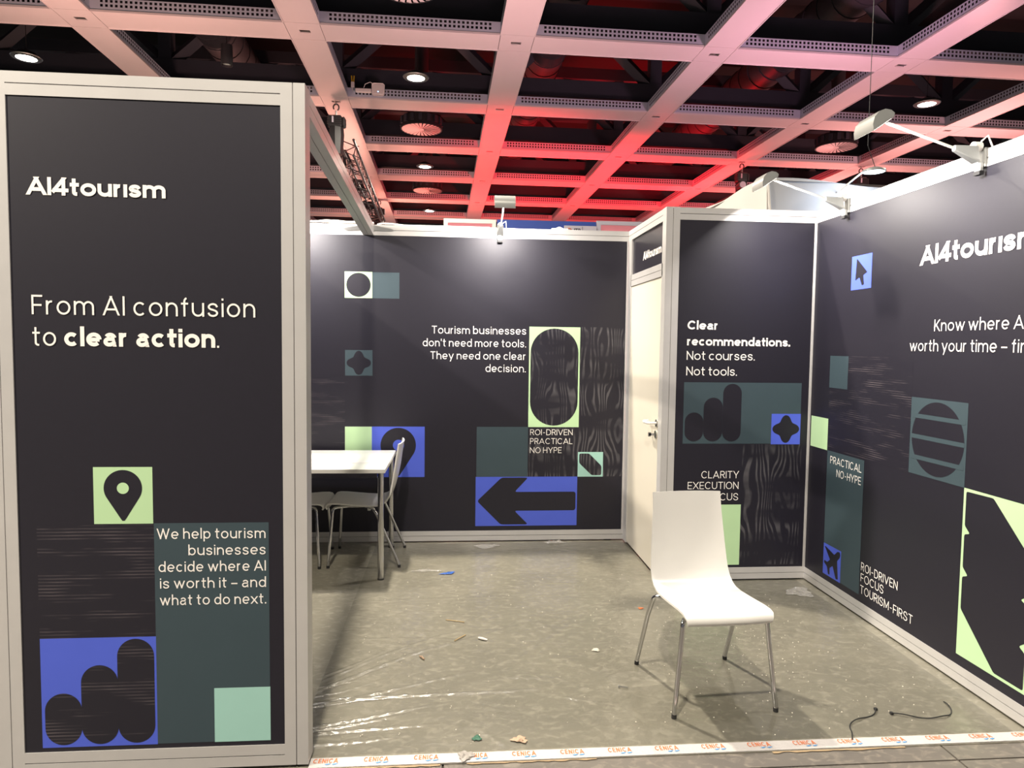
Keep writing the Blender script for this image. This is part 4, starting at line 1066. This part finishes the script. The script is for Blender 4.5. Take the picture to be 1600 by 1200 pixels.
o = MB().tube([(-.05, 3.84, .006), (.02, 3.815, .006), (.055, 3.80, .006)], .0025, 5).build('wood_splinter', 'wood'); tag(o, 'thin wood splinter on the film, the farther of two', 'litter')
o = MB().tube([(.0, 3.56, .006), (.06, 3.63, .006)], .0025, 5).build('wood_splinter', 'wood'); tag(o, 'thin wood splinter on the film, the nearer of two', 'litter')
o = MB().tube([(-.175, 3.39, .006), (-.15, 3.35, .008), (-.165, 3.375, .012)], .004, 5).build('twig', 'brown'); tag(o, 'tiny dark twig on the film near the front wall', 'litter')
sc_ = empty('screw', (.765, 3.025, .0075)); sc_.rotation_euler = (0, 0, -.3); tag(sc_, 'small steel screw lying left of the lone chair front leg', 'screw')
MB().tube([(0, 0, 0), (.040, 0, 0)], .0028, 6).build('shank', 'steel', sc_); MB().tube([(-.004, 0, 0), (0, 0, 0)], .006, 8).build('screw_head', 'steel', sc_)
def tie(pts, label):
    P = catmull([(p[0], p[1]) for p in pts], 8); mb = MB()
    zs = [.006+.004*sin(k*.4) for k in range(len(P))]
    r = empty('cable_tie', (P[0][0], P[0][1], 0)); tag(r, label, 'cable tie', 'black cable ties on the floor')
    mb.tube([(p[0]-P[0][0], p[1]-P[0][1], z) for p, z in zip(P, zs)], .0026, 5); mb.build('strap', 'rubber', r, smooth=True)
    MB().box(-.006, .006, -.006, .006, .002, .011).build('tie_head', 'rubber', r)
tie([(1.850, 2.766), (1.820, 2.730), (1.745, 2.700), (1.670, 2.660), (1.640, 2.600), (1.611, 2.548)], 'black cable tie with its tail reaching the white floor tape')
tie([(1.899, 2.729), (1.98, 2.700), (2.07, 2.685), (2.14, 2.700), (2.185, 2.745), (2.20, 2.810)], 'black hooked cable tie nearer the right wall')
mb = MB(); r = random.Random(9)
for k in range(420):
    if k < 260: x = r.uniform(-.5, 2.3); y = r.uniform(2.6, 4.6)
    else: x = r.gauss(1.45, .28); y = r.gauss(3.45, .4)
    if x > 2.32 or x < -.6 or y > 5.3 or y < 2.58: continue
    s = r.uniform(.0012, .0038); a = r.uniform(0, 3.1); z = .0050
    mb.add([(x+s*cos(a), y+s*sin(a), z), (x-s*sin(a), y+s*cos(a), z), (x-s*cos(a), y-s*sin(a), z), (x+s*sin(a), y-s*cos(a), z), (x, y, z+s)], [(0, 1, 4), (1, 2, 4), (2, 3, 4), (3, 0, 4), (3, 2, 1, 0)])
o = mb.build('floor_crumbs', 'crumb'); tag(o, 'scattered tiny pale crumbs over the booth floor', 'litter', kind='stuff')
